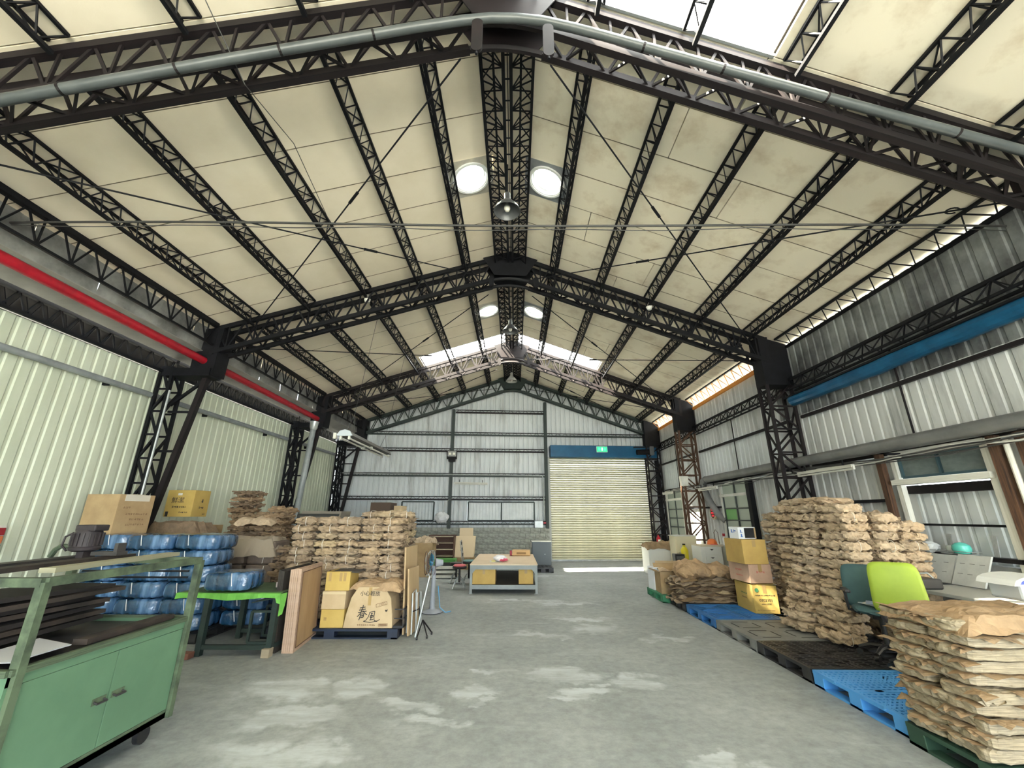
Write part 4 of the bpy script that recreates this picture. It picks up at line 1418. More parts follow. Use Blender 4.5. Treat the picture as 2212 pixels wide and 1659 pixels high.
def bundle_mesh(name, L_, W, H, seed, mtl, amp=.016, flaps=7, cuts=11, pil=.34, out_=(.02, .06)):
    rr = random.Random(seed)
    bm = bmesh.new()
    bmesh.ops.create_cube(bm, size=2.0)
    bmesh.ops.subdivide_edges(bm, edges=bm.edges, cuts=cuts, use_grid_fill=True)
    so = Vector((seed*3.7, seed*1.3, seed*.7))
    for v in bm.verts:
        p = v.co
        k = (abs(p.x)**10+abs(p.y)**10+abs(p.z)**10)**.1
        q = Vector(p)/k
        zf = (1-pil*abs(q.x)**3)*(1-pil*.6*abs(q.y)**3)
        z = q.z*zf
        P = Vector((q.x*L_/2, q.y*W/2, z*H/2))
        n1 = noise.noise(P*6+so)
        n3 = noise.noise(Vector((P.x*11+P.z*8, P.y*11-P.z*8, P.z*6))+so)
        dv = noise.voronoi(Vector((P.x*9, P.y*9, P.z*13))+so)[0]
        cr = min(1.0, (dv[1]-dv[0])*2.2)          # 0 along sharp fold lines
        d = amp*(n1*1.0+n3*.6+(cr-.75)*1.5)
        nn = Vector((q.x**5, q.y**5, q.z**3*.7))
        if nn.length > 1e-5:
            nn.normalize()
        P += nn*d
        P.z += H/2
        v.co = P
    bm.verts.index_update()
    vs = [v.co.copy() for v in bm.verts]
    fs = [[v.index for v in f.verts] for f in bm.faces]
    bm.free()
    b = MB().add(vs, fs)
    # loose folded flaps of the wrapping
    for i in range(flaps):
        side = rr.choice((0, 0, 1, 2, 2, 3))
        w = rr.uniform(.10, .24)
        out = rr.uniform(*out_)
        z0 = H*rr.uniform(.25, .85)
        if side in (0, 2):
            s = 1 if side == 0 else -1
            y = rr.uniform(-W/2+.06, W/2-.06)
            x = s*L_/2*.93
            base = [Vector((x, y-w/2, z0)), Vector((x, y+w/2, z0+rr.uniform(-.03, .03)))]
            tip = [Vector((x+s*out, y+w*rr.uniform(-.5, .5), z0+rr.uniform(-.05, .03))), Vector((x+s*out*.7, y-w*.3, z0-.03))]
        else:
            s = 1 if side == 1 else -1
            x = rr.uniform(-L_/2+.08, L_/2-.08)
            y = s*W/2*.93
            base = [Vector((x-w/2, y, z0)), Vector((x+w/2, y, z0+rr.uniform(-.03, .03)))]
            tip = [Vector((x+w*rr.uniform(-.5, .5), y+s*out, z0+rr.uniform(-.05, .03))), Vector((x-w*.3, y+s*out*.7, z0-.03))]
        mid = (base[0]+base[1])/2+(tip[0]-base[0])*.4+Vector((0, 0, rr.uniform(-.02, .02)))
        b.add([base[0], base[1], tip[0], tip[1], mid], [(0, 1, 4), (1, 2, 4), (2, 3, 4), (3, 0, 4)])
    me = bpy.data.meshes.new(name)
    me.from_pydata([tuple(p) for p in b.v], [], b.f)
    me.materials.append(mtl)
    # twine loop
    t = MB()
    pts = []
    for i in range(17):
        a = 2*pi*i/16
        c_, s_ = cos(a), sin(a)
        kk = (abs(c_)**6+abs(s_)**6)**(1/6)
        pts.append(Vector((rr.uniform(-.004, .004), c_/kk*(W/2+.010), H/2+s_/kk*(H/2+.004))))
    t.tube(pts, .0045, 4, cap=False)
    mt = bpy.data.meshes.new('twine')
    mt.from_pydata([tuple(p) for p in t.v], [], t.f)
    mt.materials.append(twine_m)
    return me, mt

class Bundles:
    def __init__(self, L_, W, H, mtl, n=6, seed=1, **kw):
        self.var = [bundle_mesh('paper_bundle', L_, W, H, seed*10+i, mtl, **kw) for i in range(n)]
        self.rr = random.Random(seed)
        self.flip = seed != 8
    def put(self, x, y, z, rz, label, group, sc=(1, 1, 1), twine=True, tilt=.03, jit=.02):
        r = self.rr
        me, mt = r.choice(self.var)
        o = bpy.data.objects.new('paper_bundle', me)
        COL.objects.link(o)
        o.location = (x+r.uniform(-jit, jit), y+r.uniform(-jit, jit), z)
        o.rotation_euler = (r.uniform(-tilt, tilt), r.uniform(-tilt, tilt), rz+(pi if (self.flip and r.random() < .5) else 0)+r.uniform(-.05, .05))
        o.scale = sc
        tag(o, label, 'paper bundle', group)
        if twine and r.random() < .72:
            t = bpy.data.objects.new('twine', mt)
            COL.objects.link(t)
            t.parent = o
            t.location.x = r.uniform(-.05, .05)
        return o

# --- big stack on the right, standing on the dark pallets
BR = Bundles(.62, .52, .142, kraft, n=10, seed=2, amp=.026, flaps=9)
cols = [('A', 4.25, 4.62, 6.14, 14, 'nearest aisle column'), ('F', 4.22, 4.72, 6.74, 14, 'second aisle column'), ('B', 4.70, 4.76, 7.34, 14, 'third aisle column'),
        ('C', 4.86, 4.88, 7.96, 13, 'farthest aisle column'),
        ('D', 4.93, 4.99, 6.12, 13, 'middle front column'), ('E', 5.29, 5.34, 6.14, 12, 'front column nearest the wall')]
for key, xb, xt, y, n, nm in cols:
    for k in range(n):
        z = .145+k*.1225
        x = xt+(xb-xt)*(1-k/(n-1))**1.6
        sc = {'A': (.58, 1, 1), 'D': (.55, 1, 1), 'E': (.55, 1, 1)}.get(key, (.85, 1, 1))
        rz = 0.0
        BR.put(x, y, z, rz, 'kraft bundle, %s from bottom, %s of the tall right stack' % (ORD[k], nm),
               'bundles in the tall right-hand stack', sc, twine=(k % 3 == 0), jit=.022)
for i, (x, y, z, rz) in enumerate(((4.74, 6.55, 1.85, 1.4), (4.76, 7.15, 1.85, 1.5))):
    BR.put(x, y, z, rz, ['thin top bundle lying flat across the tall right-hand stack', 'brown rolled bundle at the far top corner of the tall right-hand stack'][i], 'bundles in the tall right-hand stack', (1.1, .9, .85), twine=False)

# --- stack on the left pallet
BL = Bundles(.41, .36, .138, kraft_mix, n=12, seed=4, amp=.024, flaps=6, pil=.55, cuts=9)
LX = [-3.46, -3.09, -2.73, -2.36, -2.01]
ln = ['leftmost', 'second', 'middle', 'fourth', 'rightmost']
for ci, x in enumerate(LX):
    for k in range(13):
        z = .135+k*.116
        off = (-.05 if ci == 0 else 0)*(1-k/13)
        if k == 12 and ci < 4:
            pass
        BL.put(x-off*-1.5, 7.32+.02*(ci % 2), z, 0, 'tied kraft bundle, %s from bottom in the %s front column of the left stack' % (ORD[k], ln[ci]),
               'bundles on the left pallet', (.93, 1, 1), twine=True, jit=.016)
for di, y in enumerate((7.70, 8.06)):
    for k in range(13):
        z = .135+k*.118
        BL.put(-2.03, y, z, pi/2, 'tied kraft bundle, %s from bottom, %s row of the left stack right flank' % (ORD[k], ['second', 'rear'][di]),
               'bundles on the left pallet', (.9, 1, 1), twine=False, jit=.016)
for i, (x, y) in enumerate(((-2.50, 7.75), (-2.22, 7.55), (-1.97, 7.5))):
    BL.put(x, y, 1.645, .2*i, 'loose kraft bundle lying on top of the left pallet stack, %s of three' % ['left', 'middle', 'right'][i], 'bundles on the left pallet', (1, 1, .9), jit=.005)

# --- brown stacks against the green wall
BG = Bundles(.56, .42, .12, kraft_dark, n=6, seed=6, amp=.036, flaps=9)
for key, x, y, n, nm in (('a', -5.72, 9.15, 18, 'tall dark stack against the green wall'), ('b', -5.18, 8.75, 14, 'middle stack against the green wall'),
                         ('c', -4.72, 8.75, 15, 'right stack against the green wall'), ('d', -3.98, 7.90, 9, 'low pale stack left of the left pallet')):
    for k in range(n):
        BG.put(x, y, .12+k*.115, (pi/2 if key in 'ac' else 0), 'brown bundle, %s from bottom in the %s' % (ORD[k], nm), 'brown bundles by the green wall', (1, 1, 1), twine=False, jit=.035)

# --- near stack of flat bundles at the right edge
BN = Bundles(1.24, .34, .090, kraft_stack, n=7, seed=8, amp=.012, flaps=8, cuts=13, pil=.09, out_=(.01, .035))
BN_last = [None]
for k in range(10):
    for j, y in enumerate((3.80, 3.48)):
        BN_last[0] = BN.put(3.74+.03*(k % 3)*.5, y, .15+k*.0835, 0, 'flat bag bundle, %s from bottom in the %s row of the nearest right stack' % (ORD[k], ['far', 'near'][j]),
               'flat bundles in the nearest stack', (1, 1, 1), twine=True, tilt=.012, jit=.014)
        # ragged brown wrapper sticking out between the layers
        o = BN_last[0]
        rr = random.Random(900+k*2+j)
        for q in range(6):
            b = MB()
            side = rr.choice((0, 0, 1))
            w = rr.uniform(.10, .34); out = rr.uniform(.02, .075); z0 = .086
            dz = rr.uniform(-.05, .01)
            if side == 0:
                yy = rr.uniform(-.15, .15); xx = -.60
                vsx = [(xx+.03, yy-w*.35, z0), (xx+.03, yy+w*.35, z0), (xx-out, yy+w*.28, z0+dz), (xx-out*.7, yy-w*.05, z0+dz*.3), (xx-out*1.1, yy-w*.3, z0+dz*.8)]
            else:
                xx = rr.uniform(-.5, .5); yy = -.165
                vsx = [(xx-w*.6, yy+.03, z0), (xx+w*.6, yy+.03, z0), (xx+w*.5, yy-out, z0+dz), (xx, yy-out*.5, z0+dz*.2), (xx-w*.5, yy-out*1.1, z0+dz*.7)]
            b.add(vsx, [(0, 1, 3), (1, 2, 3), (0, 3, 4)])
            me = bpy.data.meshes.new('wrapper'); me.from_pydata(b.v, [], b.f); me.materials.append(kraft_sheet)
            wo = bpy.data.objects.new('wrapper_flap', me); COL.objects.link(wo); wo.parent = o
def crumpled_sheet(name, c, sx, sy, seed, m, label, cat='paper sheet', amp=.05, droop=.06, n=22, rz=0.0, group=None, dome=0.0):
    """a thick-edged creased sheet of kraft paper lying on something"""
    so = Vector((seed*2.1, seed*.9, 0))
    vs, fs = [], []
    R_ = Matrix.Rotation(rz, 3, 'Z')
    for i in range(n+1):
        for j in range(n+1):
            u, v = -1+2*i/n, -1+2*j/n
            rag = 1+.07*noise.noise(Vector((u*3, v*3, seed)))
            p = Vector((u*sx/2*rag, v*sy/2*rag, 0))
            cr = noise.noise(p*5+so)*amp+abs(noise.noise(p*13+so))*amp*.6
            e = max(abs(u), abs(v))
            p.z = cr-droop*max(0, e-.78)/.22+dome*(1-u*u)*(1-v*v)
            vs.append(R_ @ p)
    for i in range(n):
        for j in range(n):
            a = i*(n+1)+j
            fs.append((a, a+n+1, a+n+2, a+1))
    me = bpy.data.meshes.new(name)
    me.from_pydata([tuple(p) for p in vs], [], fs)
    me.materials.append(m)
    o = bpy.data.objects.new(name, me)
    COL.objects.link(o)
    o.location = c
    s = o.modifiers.new('thick', 'SOLIDIFY'); s.thickness = .004
    tag(o, label, cat, group)
    return o
crumpled_sheet('kraft_sheet', (3.72, 3.66, 1.005), 1.22, .76, 2.2, kraft_sheet, 'large creased kraft sheet covering the nearest stack at the right edge', amp=.035, droop=.09, rz=.04)
crumpled_sheet('kraft_sheet', (3.76, 3.44, 1.03), 1.05, .36, 5.2, kraft_sheet, 'folded kraft sheet over the front edge of the nearest stack', amp=.03, droop=.10, rz=-.08)
# crumpled flattened bags on the right, before the cartons
PC = []
for k in range(13):
    rr = random.Random(100+k)
    o = crumpled_sheet('flattened_bag', (3.68+rr.uniform(-.05, .05), 8.98+rr.uniform(-.05, .05), .165+k*.030), 1.12+rr.uniform(-.10, .08), .66+rr.uniform(-.05, .08), 30+k, kraft_dark if k % 2 else kraft_mix,
                   'flattened paper bag, %s from bottom of the heap beside the yellow carton' % ORD[k], 'paper bag', amp=.065, droop=rr.uniform(-.03, .07), n=11, rz=rr.uniform(-.30, .30), group='flattened bags in the heap')
# big loosely folded sack on the heap
vs, fs = [], []
n, mseg = 26, 18
for i in range(n+1):
    for j in range(mseg):
        t = i/n
        a = 2*pi*j/mseg
        x = -.55+1.1*t
        sx = (1-abs(2*t-1)**3.5)
        w = .16+.20*sx
        h = .04+.085*sx*(1+.45*sin(t*6+.6))
        p = Vector((x, cos(a)*w, sin(a)*h*(1.0 if sin(a) < 0 else 1.5)))
        p += Vector((0, cos(a), sin(a)))*(noise.noise(p*6)*.07+min(1, (lambda q: q[1]-q[0])(noise.voronoi(p*8)[0])*2)*.06-.03)
        vs.append(p+Vector((3.72, 8.92, .655)))
for i in range(n):
    for j in range(mseg):
        j2 = (j+1) % mseg
        fs.append((i*mseg+j, i*mseg+j2, (i+1)*mseg+j2, (i+1)*mseg+j))
fs += [tuple(range(mseg)), tuple(n*mseg+k for k in range(mseg))]
o = MB().add(vs, fs).build('paper_sack', kraft_sheet, loc=(3.72, 8.92, .56))
tag(o, 'big loosely folded kraft paper sack on the crumpled heap', 'paper sack')
MB().tube([(4.18, 8.66, .80), (4.16, 8.60, .66), (4.12, 8.58, .55)], .018, 6).build('sack_cord', mat('cord_cream', (.75, .68, .52), .7), o)
# draped sheet over the cartons by the left stack is built with them
# ------------------------------------------------------------------ plastic pallets on the right
def pallet(x0, x1, y0, y1, m, label, style, h=.142, grp='plastic pallets along the right aisle'):
    t = thing('pallet', label, 'pallet', ((x0+x1)/2, (y0+y1)/2, 0), grp)
    e = .012
    x0 += e; x1 -= e; y0 += e; y1 -= e
    lw = .15
    for i, xa in enumerate((x0, (x0+x1)/2-lw/2, x1-lw)):
        for j, ya in enumerate((y0, (y0+y1)/2-lw/2, y1-lw)):
            MB().box((xa+lw/2, ya+lw/2, .066), (lw, lw, .10)).build('block', m, t, bevel=.006)
    # bottom skids
    for ya in (y0, (y0+y1)/2-lw/2, y1-lw):
        MB().box(((x0+x1)/2, ya+lw/2, .010), (x1-x0, lw, .020)).build('skid', m, t)
    for xa in (x0, x1-.09):
        MB().box((xa+.045, (y0+y1)/2, .010), (.09, y1-y0, .019)).build('skid', m, t)
    b = MB()
    zt = h
    # rim
    rw = .035
    for (cx, cy, sx, sy) in (((x0+x1)/2, y0+rw/2, x1-x0, rw), ((x0+x1)/2, y1-rw/2, x1-x0, rw), (x0+rw/2, (y0+y1)/2, rw, y1-y0-2*rw), (x1-rw/2, (y0+y1)/2, rw, y1-y0-2*rw)):
        b.box((cx, cy, zt-.016), (sx, sy, .032))
    if style == 'flat':
        MB().box(((x0+x1)/2, (y0+y1)/2, zt-.014), (x1-x0-2*rw, y1-y0-2*rw, .020)).build('deck_sheet', m, t)
        dk = mat('pallet_slot_dark', (.012, .012, .013), .7)
        cx, cy = (x0+x1)/2, (y0+y1)/2
        for sx in (-1, 1):
            for sy in (-1, 1):
                for (dx, dy, lx, ly) in ((.10, .24, .018, .24), (.42, .24, .018, .24), (.26, .08, .24, .018), (.26, .42, .24, .018)):
                    MB().box((cx+sx*dx, cy+sy*dy, zt-.0035), (lx, ly, .003)).build('slot', dk, t)
    elif style == 'ring':
        MB().box(((x0+x1)/2, (y0+y1)/2, zt-.016), (x1-x0-2*rw, y1-y0-2*rw, .016)).build('deck_sheet', m, t)
        cx, cy = (x0+x1)/2, (y0+y1)/2
        for sx in (-1, 1):
            for sy in (-1, 1):
                for s in (.21, .15, .09):
                    for q in range(4):
                        dx, dy, lx, ly = ((0, s, 2*s, .02), (0, -s, 2*s, .02), (s, 0, .02, 2*s), (-s, 0, .02, 2*s))[q]
                        MB().box((cx+sx*.26+dx, cy+sy*.26+dy, zt-.005), (lx, ly, .01)).build('deck_rib', m, t)
    else:
        # grid deck: quadrants of diagonal-alternating slats
        cx, cy = (x0+x1)/2, (y0+y1)/2
        pitch = .056
        hw = (x1-x0)/2-rw
        hh = (y1-y0)/2-rw
        k = -hw+pitch/2
        i = 0
        while k < hw:
            b.box((cx+k, cy, zt-.013), (.022, 2*hh, .022))
            k += pitch*(2 if style == 'grid' else 1)
        k = -hh+pitch/2
        while k < hh:
            b.box((cx, cy+k, zt-.012), (2*hw, .022 if style == 'grid' else .030, .022))
            k += pitch
        for sx in (-.5, 0, .5):
            for sy in (-.5, 0, .5):
                b.box((cx+sx*hw*1.2, cy+sy*hh*1.2, zt-.0105), (.07, .07, .021))
        # centre bands
        b.box((cx, cy, zt-.0105), (.05, 2*hh, .021))
        b.box((cx, cy, zt-.0105), (2*hw, .05, .021))
        if style == 'diag':
            for q in range(26):
                a = -1+2*(q+.5)/26
                c = Vector((cx+a*hw, cy, zt-.003))
                L_ = .26
                for sy in (-.55, .55):
                    b.bar(c+Vector((-.09, sy*hh-.10, 0)), c+Vector((.09, sy*hh+.10, 0)), .014, .008)
    b.build('top_deck', m, t)
    return t
p_blue = mat('pallet_bright_blue', (.10, .38, .82), .4, col2=(.08, .32, .74), scale=3)
p_black = mat('pallet_black', (.030, .031, .034), .4, col2=(.020, .020, .022), scale=4)
p_grey = mat('pallet_grey', (.24, .245, .235), .6, col2=(.17, .175, .17), scale=5)
p_blue2 = mat('pallet_blue', (.035, .18, .48), .45, col2=(.03, .13, .36), scale=4)
p_green = mat('pallet_green', (.05, .26, .13), .5, col2=(.04, .19, .10), scale=4)
p_dkgreen = mat('pallet_dark_green', (.035, .085, .055), .5, col2=(.025, .06, .04), scale=3)
PX0, PX1 = 3.15, 4.30
pallet(3.10, 4.40, 2.75, 3.98, p_dkgreen, 'dark green plastic pallet under the nearest stack of flat bundles', 'grid')
pallet(PX0, PX1, 3.99, 5.13, p_blue, 'bright light-blue plastic pallet, nearest on the right aisle', 'diag')
pallet(PX0, PX1, 5.14, 6.19, p_black, 'black gridded plastic pallet between the light-blue and the grey pallet', 'grid')
pallet(PX0, PX1, 6.20, 7.34, p_grey, 'grey plastic pallet with a closed slotted top', 'flat')
pallet(PX0, PX1, 7.36, 8.52, p_blue2, 'darker blue plastic pallet under the yellow carton', 'ring')
pallet(PX0, PX1, 8.56, 9.36, p_black, 'black pallet half hidden under the crumpled paper heap', 'grid')
pallet(3.02, 4.16, 9.38, 10.45, p_green, 'green plastic pallet under the open carton, farthest on the right aisle', 'grid')
pallet(4.31, 5.44, 5.80, 6.95, p_black, 'black pallet against the wall under the tall stack', 'grid')
pallet(4.52, 5.44, 6.97, 8.4, p_black, 'second black pallet under the far part of the tall stack', 'grid')

# ------------------------------------------------------------------ cartons
card_y = mat('card_yellow', (.58, .42, .13), .75, col2=(.50, .35, .10), scale=3, bump=.05)
card_o = mat('card_ochre', (.56, .38, .12), .75, col2=(.48, .32, .10), scale=3, bump=.05)
card_b = mat('card_brown', (.46, .33, .18), .8, col2=(.38, .26, .14), scale=4, bump=.05)
card_g = mat('card_beige', (.58, .45, .28), .8, col2=(.50, .38, .23), scale=4, bump=.05)
card_p = mat('card_pink', (.56, .38, .28), .8, col2=(.48, .32, .23), scale=4, bump=.05)
tape_m = mat('tape_brown', (.42, .29, .12), .3)
tape_c = mat('tape_clear', (.66, .56, .36), .2)
ink = mat('ink_black', (.03, .03, .03), .7)
ink_b = mat('ink_brown', (.22, .13, .07), .7)
ink_r = mat('ink_red', (.55, .10, .09), .7)
ink_g = mat('ink_green', (.05, .20, .10), .7)
ink_blue = mat('ink_blue', (.05, .17, .55), .6)
def carton(c, s, rz, m, label, name='carton', grp=None, tape=True, flaps=False, open_=False):
    """c: centre of the base; s: size; local axes x right, y back, z up"""
    t = thing(name, label, 'carton', c, grp, rz=rz)
    w, d, h = s
    if open_:
        b = MB()
        th = .006
        b.box((0, -d/2, h/2), (w, th, h)); b.box((0, d/2, h/2), (w, th, h)); b.box((-w/2, 0, h/2), (th, d, h)); b.box((w/2, 0, h/2), (th, d, h)); b.box((0, 0, .004), (w, d, .006))
        b.build('body', m, t)
        for (p0, p1, out) in (((-w/2, -d/2, h), (w/2, -d/2, h), (0, -.14, .03)), ((-w/2, d/2, h), (w/2, d/2, h), (0, .08, .12)),
                              ((-w/2, -d/2, h), (-w/2, d/2, h), (-.13, 0, .02)), ((w/2, -d/2, h), (w/2, d/2, h), (.12, 0, .05))):
            p0, p1, out = Vector(p0), Vector(p1), Vector(out)
            MB().prism([p0, p1, p1+out*.98, p0+out], (0, 0, .005)).build('flap', m, t)
    else:
        MB().box((0, 0, h/2), (w, d, h)).build('body', m, t, bevel=.006)
        # lid seam
        MB().box((0, 0, h+.001), (.004, d, .003)).build('lid_seam', tape_m, t) if d > w else MB().box((0, 0, h+.001), (w, .004, .003)).build('lid_seam', tape_m, t)
    if tape:
        if d >= w:
            MB().box((0, 0, h+.001), (.06, d+.004, .002)).build('tape', tape_m, t)
            MB().box((0, -d/2-.001, h-.06), (.06, .002, .12)).build('tape', tape_m, t)
        else:
            MB().box((0, 0, h+.001), (w+.004, .06, .002)).build('tape', tape_m, t)
            MB().box((-w/2-.001, 0, h-.06), (.002, .06, .12)).build('tape', tape_m, t)
    return t
def front(t, body, x, z, size, m, d):
    """lettering on the front (local -y) face"""
    return text_mesh('print', body, size, m, t, (x, -d/2-.002, z), (1, 0, 0), (0, 0, 1))
def leftside(t, body, y, z, size, m, w):
    return text_mesh('print', body, size, m, t, (-w/2-.002, y, z), (0, -1, 0), (0, 0, 1))
def glyphs(t, x, z, n, size, m, d, side='front', w=0, seed=0):
    """illegible printed characters as small stroke blocks"""
    rr = random.Random(seed+n)
    b = MB()
    for k in range(n):
        cx = x+(k-(n-1)/2)*size*1.12
        for q in range(4):
            a, c = rr.uniform(-.4, .4)*size, rr.uniform(-.4, .4)*size
            hor = rr.random() < .5
            lx, lz = (size*.8, size*.13) if hor else (size*.13, size*.8)
            px, pz = (cx, z+c) if hor else (cx+a, z)
            if side == 'right':
                b.box((w/2+.001, px, pz), (.002, lx, lz))
            elif side == 'front':
                b.box((px, -d/2-.001, pz), (lx, .002, lz))
            else:
                b.box((-w/2-.001, -px, pz), (.002, lx, lz))
    return b.build('print', m, t)
# yellow carton on the blue pallet
t = carton((4.245, 8.06, .143), (.40, .66, .43), -.06, card_y, 'yellow printed carton with the number 0302101 standing on the darker blue pallet')
front(t, '0302101', 0, .20, .062, ink, .66)
glyphs(t, 0, .275, 12, .024, ink, .66, seed=1); glyphs(t, 0, .145, 7, .022, ink, .66, seed=2); glyphs(t, -.02, .05, 14, .018, ink_b, .66, seed=3)
MB().lathe([(0, 0), (.032, 0), (.032, .002), (0, .002)], (-.13, -.332, .355), 20, Matrix.Rotation(pi/2, 3, 'X')).build('emblem', ink_g, t)
glyphs(t, 0, .27, 8, .026, ink_g, 0, side='left', w=.40, seed=4); glyphs(t, 0, .20, 7, .024, ink_b, 0, side='left', w=.40, seed=5)
for dy in (-.2, .2):
    MB().prism([(-.2, dy*.3, .43), (.2, dy*.3, .435), (.2, dy*1.65, .46 if dy > 0 else .452), (-.2, dy*1.65, .432)], (0, 0, .005)).build('flap', card_y, t)
# pink carton on it, ochre carton on top, small white-blue box
t = carton((4.20, 8.06, .60), (.40, .62, .30), .06, card_p, 'pinkish carton with red print between the yellow and the ochre carton')
glyphs(t, 0, .19, 5, .034, ink_r, 0, side='left', w=.40, seed=6); glyphs(t, 0, .10, 9, .02, ink_r, 0, side='left', w=.40, seed=7)
glyphs(t, 0, .18, 4, .035, ink_r, .62, seed=8)
t = carton((4.16, 8.02, .903), (.42, .60, .40), .02, card_o, 'plain ochre carton on top of the carton tower')
t = carton((4.14, 8.0, 1.306), (.34, .26, .20), .15, mat('box_white', (.75, .78, .82), .6), 'small open white and blue box lying on the ochre carton', open_=False, tape=False)
MB().box((.05, -.131, .10), (.20, .004, .17)).build('opening', p_black, t)
MB().box((.155, -.132, .10), (.03, .006, .18)).build('flap', card_b, t)
glyphs(t, -.0, .13, 2, .07, ink_blue, 0, side='left', w=.34, seed=9); glyphs(t, -.11, .13, 1, .06, ink_blue, .26, seed=10); glyphs(t, -.11, .06, 1, .06, ink_blue, .26, seed=11)
# open cartons on the green pallet
t = carton((3.33, 9.74, .145), (.50, .46, .42), -.05, card_b, 'open brown carton at the front of the green pallet', open_=True, tape=False)
MB().box((-.04, -.232, .30), (.035, .003, .12)).build('sticker', white_wall, t)
crumpled_sheet('kraft_scrap', (3.34, 9.76, .56), .40, .34, 61, kraft, 'crumpled kraft scrap sticking out of the open brown carton', amp=.08, droop=.02, n=12)
t = carton((3.16, 10.12, .145), (.24, .30, .46), .1, mat('box_white', (.75, .78, .82)), 'narrow white carton behind the open brown carton', tape=False)
t = carton((3.80, 10.6, .0), (.72, .60, .52), .02, card_g, 'wide open beige carton behind the crumpled heap', open_=True, tape=False)
t = carton((3.62, 10.12, .145), (.26, .40, .40), 0, card_o, 'small ochre carton behind the open brown carton', tape=False)
# brown bin with white bag
t = thing('waste_bin', 'brown bin lined with a white bag behind the paper sack', 'bin', (4.62, 9.55, 0))
MB().lathe([(0, 0), (.26, 0), (.27, .62), (.25, .62), (.24, .02)], (4.62, 9.55, 0), 16).build('body', mat('bin_brown', (.16, .11, .06), .6), t, smooth=True)
b = crumple_blob((4.62, 9.55, .63), (.29, .29, .05), 5.5)
b.build('bin_liner', bagm, t)
# metal bar leaning beside
o = ubar('metal_bar', (4.20, 8.62, .52), (4.42, 8.72, .72), .012, .012, galv, None)
tag(o, 'thin bright metal bar resting between the heap and the cartons', 'metal bar')

# ------------------------------------------------------------------ far right corner: cabinets, bins
wcab = mat('cabinet_white', (.76, .77, .75), .45)
gcab = mat('cabinet_grey_green', (.36, .37, .31), .5)
t = thing('drawer_unit', 'white drawer unit with three drawers and black pulls', 'drawer unit', (5.2, 11.9, 0))
MB().box((5.2, 12.05, .46), (.56, .60, .92)).build('body', wcab, t, bevel=.008)
for k in range(3):
    z = .80-k*.20
    d = MB().box((5.20, 11.742, z), (.34, .015, .17)).build('drawer', wcab, t, bevel=.006)
    MB().prism([(5.15, 11.73, z+.055), (5.25, 11.73, z+.055), (5.20, 11.73, z+.025)], (0, -.01, 0)).build('pull', steel, d)
MB().box((5.22, 12.05, .935), (.60, .64, .03)).build('top', mat('top_beige', (.62, .56, .42), .6), t)
t = thing('cabinet', 'grey-green cabinet right of the white drawer unit', 'cabinet', (5.68, 11.75, 0))
MB().box((5.68, 11.95, .47), (.36, .62, .94)).build('body', gcab, t, bevel=.008)
MB().box((5.68, 11.632, .47), (.30, .012, .86)).build('door', gcab, t)
MB().box((5.74, 11.55, .52), (.26, .14, .34)).build('monitor', p_black, t, bevel=.01)
t = thing('cabinet', 'pale cream cupboard left of the white drawer unit', 'cabinet', (4.75, 13.2, 0))
MB().box((5.02, 13.2, .56), (.62, .5, 1.12)).build('body', mat('cream_cupboard', (.74, .68, .48), .5), t, bevel=.008)
MB().box((5.02, 12.945, .56), (.56, .012, 1.04)).build('door', mat('cream_cupboard', (.74, .68, .48)), t)
MB().box((4.80, 12.935, .62), (.02, .02, .12)).build('handle', galv, t)
MB().box((5.02, 13.2, 1.13), (.66, .54, .025)).build('top', white_wall, t)
t = thing('bench_box', 'white bench box near the extinguisher, covered by crumpled paper', 'box', (4.45, 13.8, 0))
MB().box((4.55, 13.9, .42), (.95, .7, .84)).build('body', wcab, t, bevel=.01)
MB().box((4.55, 13.545, .42), (.86, .012, .76)).build('door', wcab, t)
crumpled_sheet('kraft_sheet', (4.50, 13.75, .90), 1.0, .62, 71, kraft_dark, 'crumpled brown paper on the white bench box', amp=.09, droop=.16, n=16)
t = thing('canister', 'yellow plastic canister beside a black crate', 'canister', (4.68, 12.2, 0))
MB().lathe([(0, .45), (.085, .45), (.10, .50), (.10, .80), (.06, .87), (.035, .89), (.035, .93), (0, .93)], (4.66, 12.2, 0), 16).build('body', mat('yellow_plastic', (.62, .52, .02), .35), t, smooth=True)
MB().lathe([(0, .93), (.04, .93), (.04, .96), (0, .96)], (4.66, 12.2, 0), 12).build('cap', steel, t)
MB().box((4.60, 12.2, .225), (.44, .34, .45)).build('stand', card_b, t)
t = thing('crate', 'small black crate beside the yellow canister', 'crate', (4.43, 12.1, .45))
MB().box((4.44, 12.1, .58), (.26, .24, .26)).build('body', p_black, t, bevel=.01)
MB().box((4.44, 11.975, .62), (.20, .01, .08)).build('label', mat('crate_grey', (.1, .1, .1), .6), t)
# fire extinguisher by the shutter
t = thing('fire_extinguisher', 'red fire extinguisher on the wall right of the roller shutter', 'fire extinguisher', (5.50, 16.85, .5))
MB().lathe([(0, .42), (.07, .42), (.08, .46), (.08, .86), (.055, .92), (.025, .95), (.025, 1.0), (0, 1.0)], (5.50, 16.85, 0), 16).build('cylinder', red_paint, t, smooth=True)
MB().box((5.50, 16.765, .74), (.10, .01, .18)).build('label', white_wall, t)
MB().box((5.50, 16.85, 1.02), (.05, .12, .04)).build('handle', steel, t)
MB().tube([(5.50, 16.80, 1.0), (5.58, 16.78, .95), (5.60, 16.78, .7)], .012, 6).build('hose', steel, t)
MB().box((5.52, 16.94, .5), (.14, .10, 1.0)).build('bracket', steel, t)
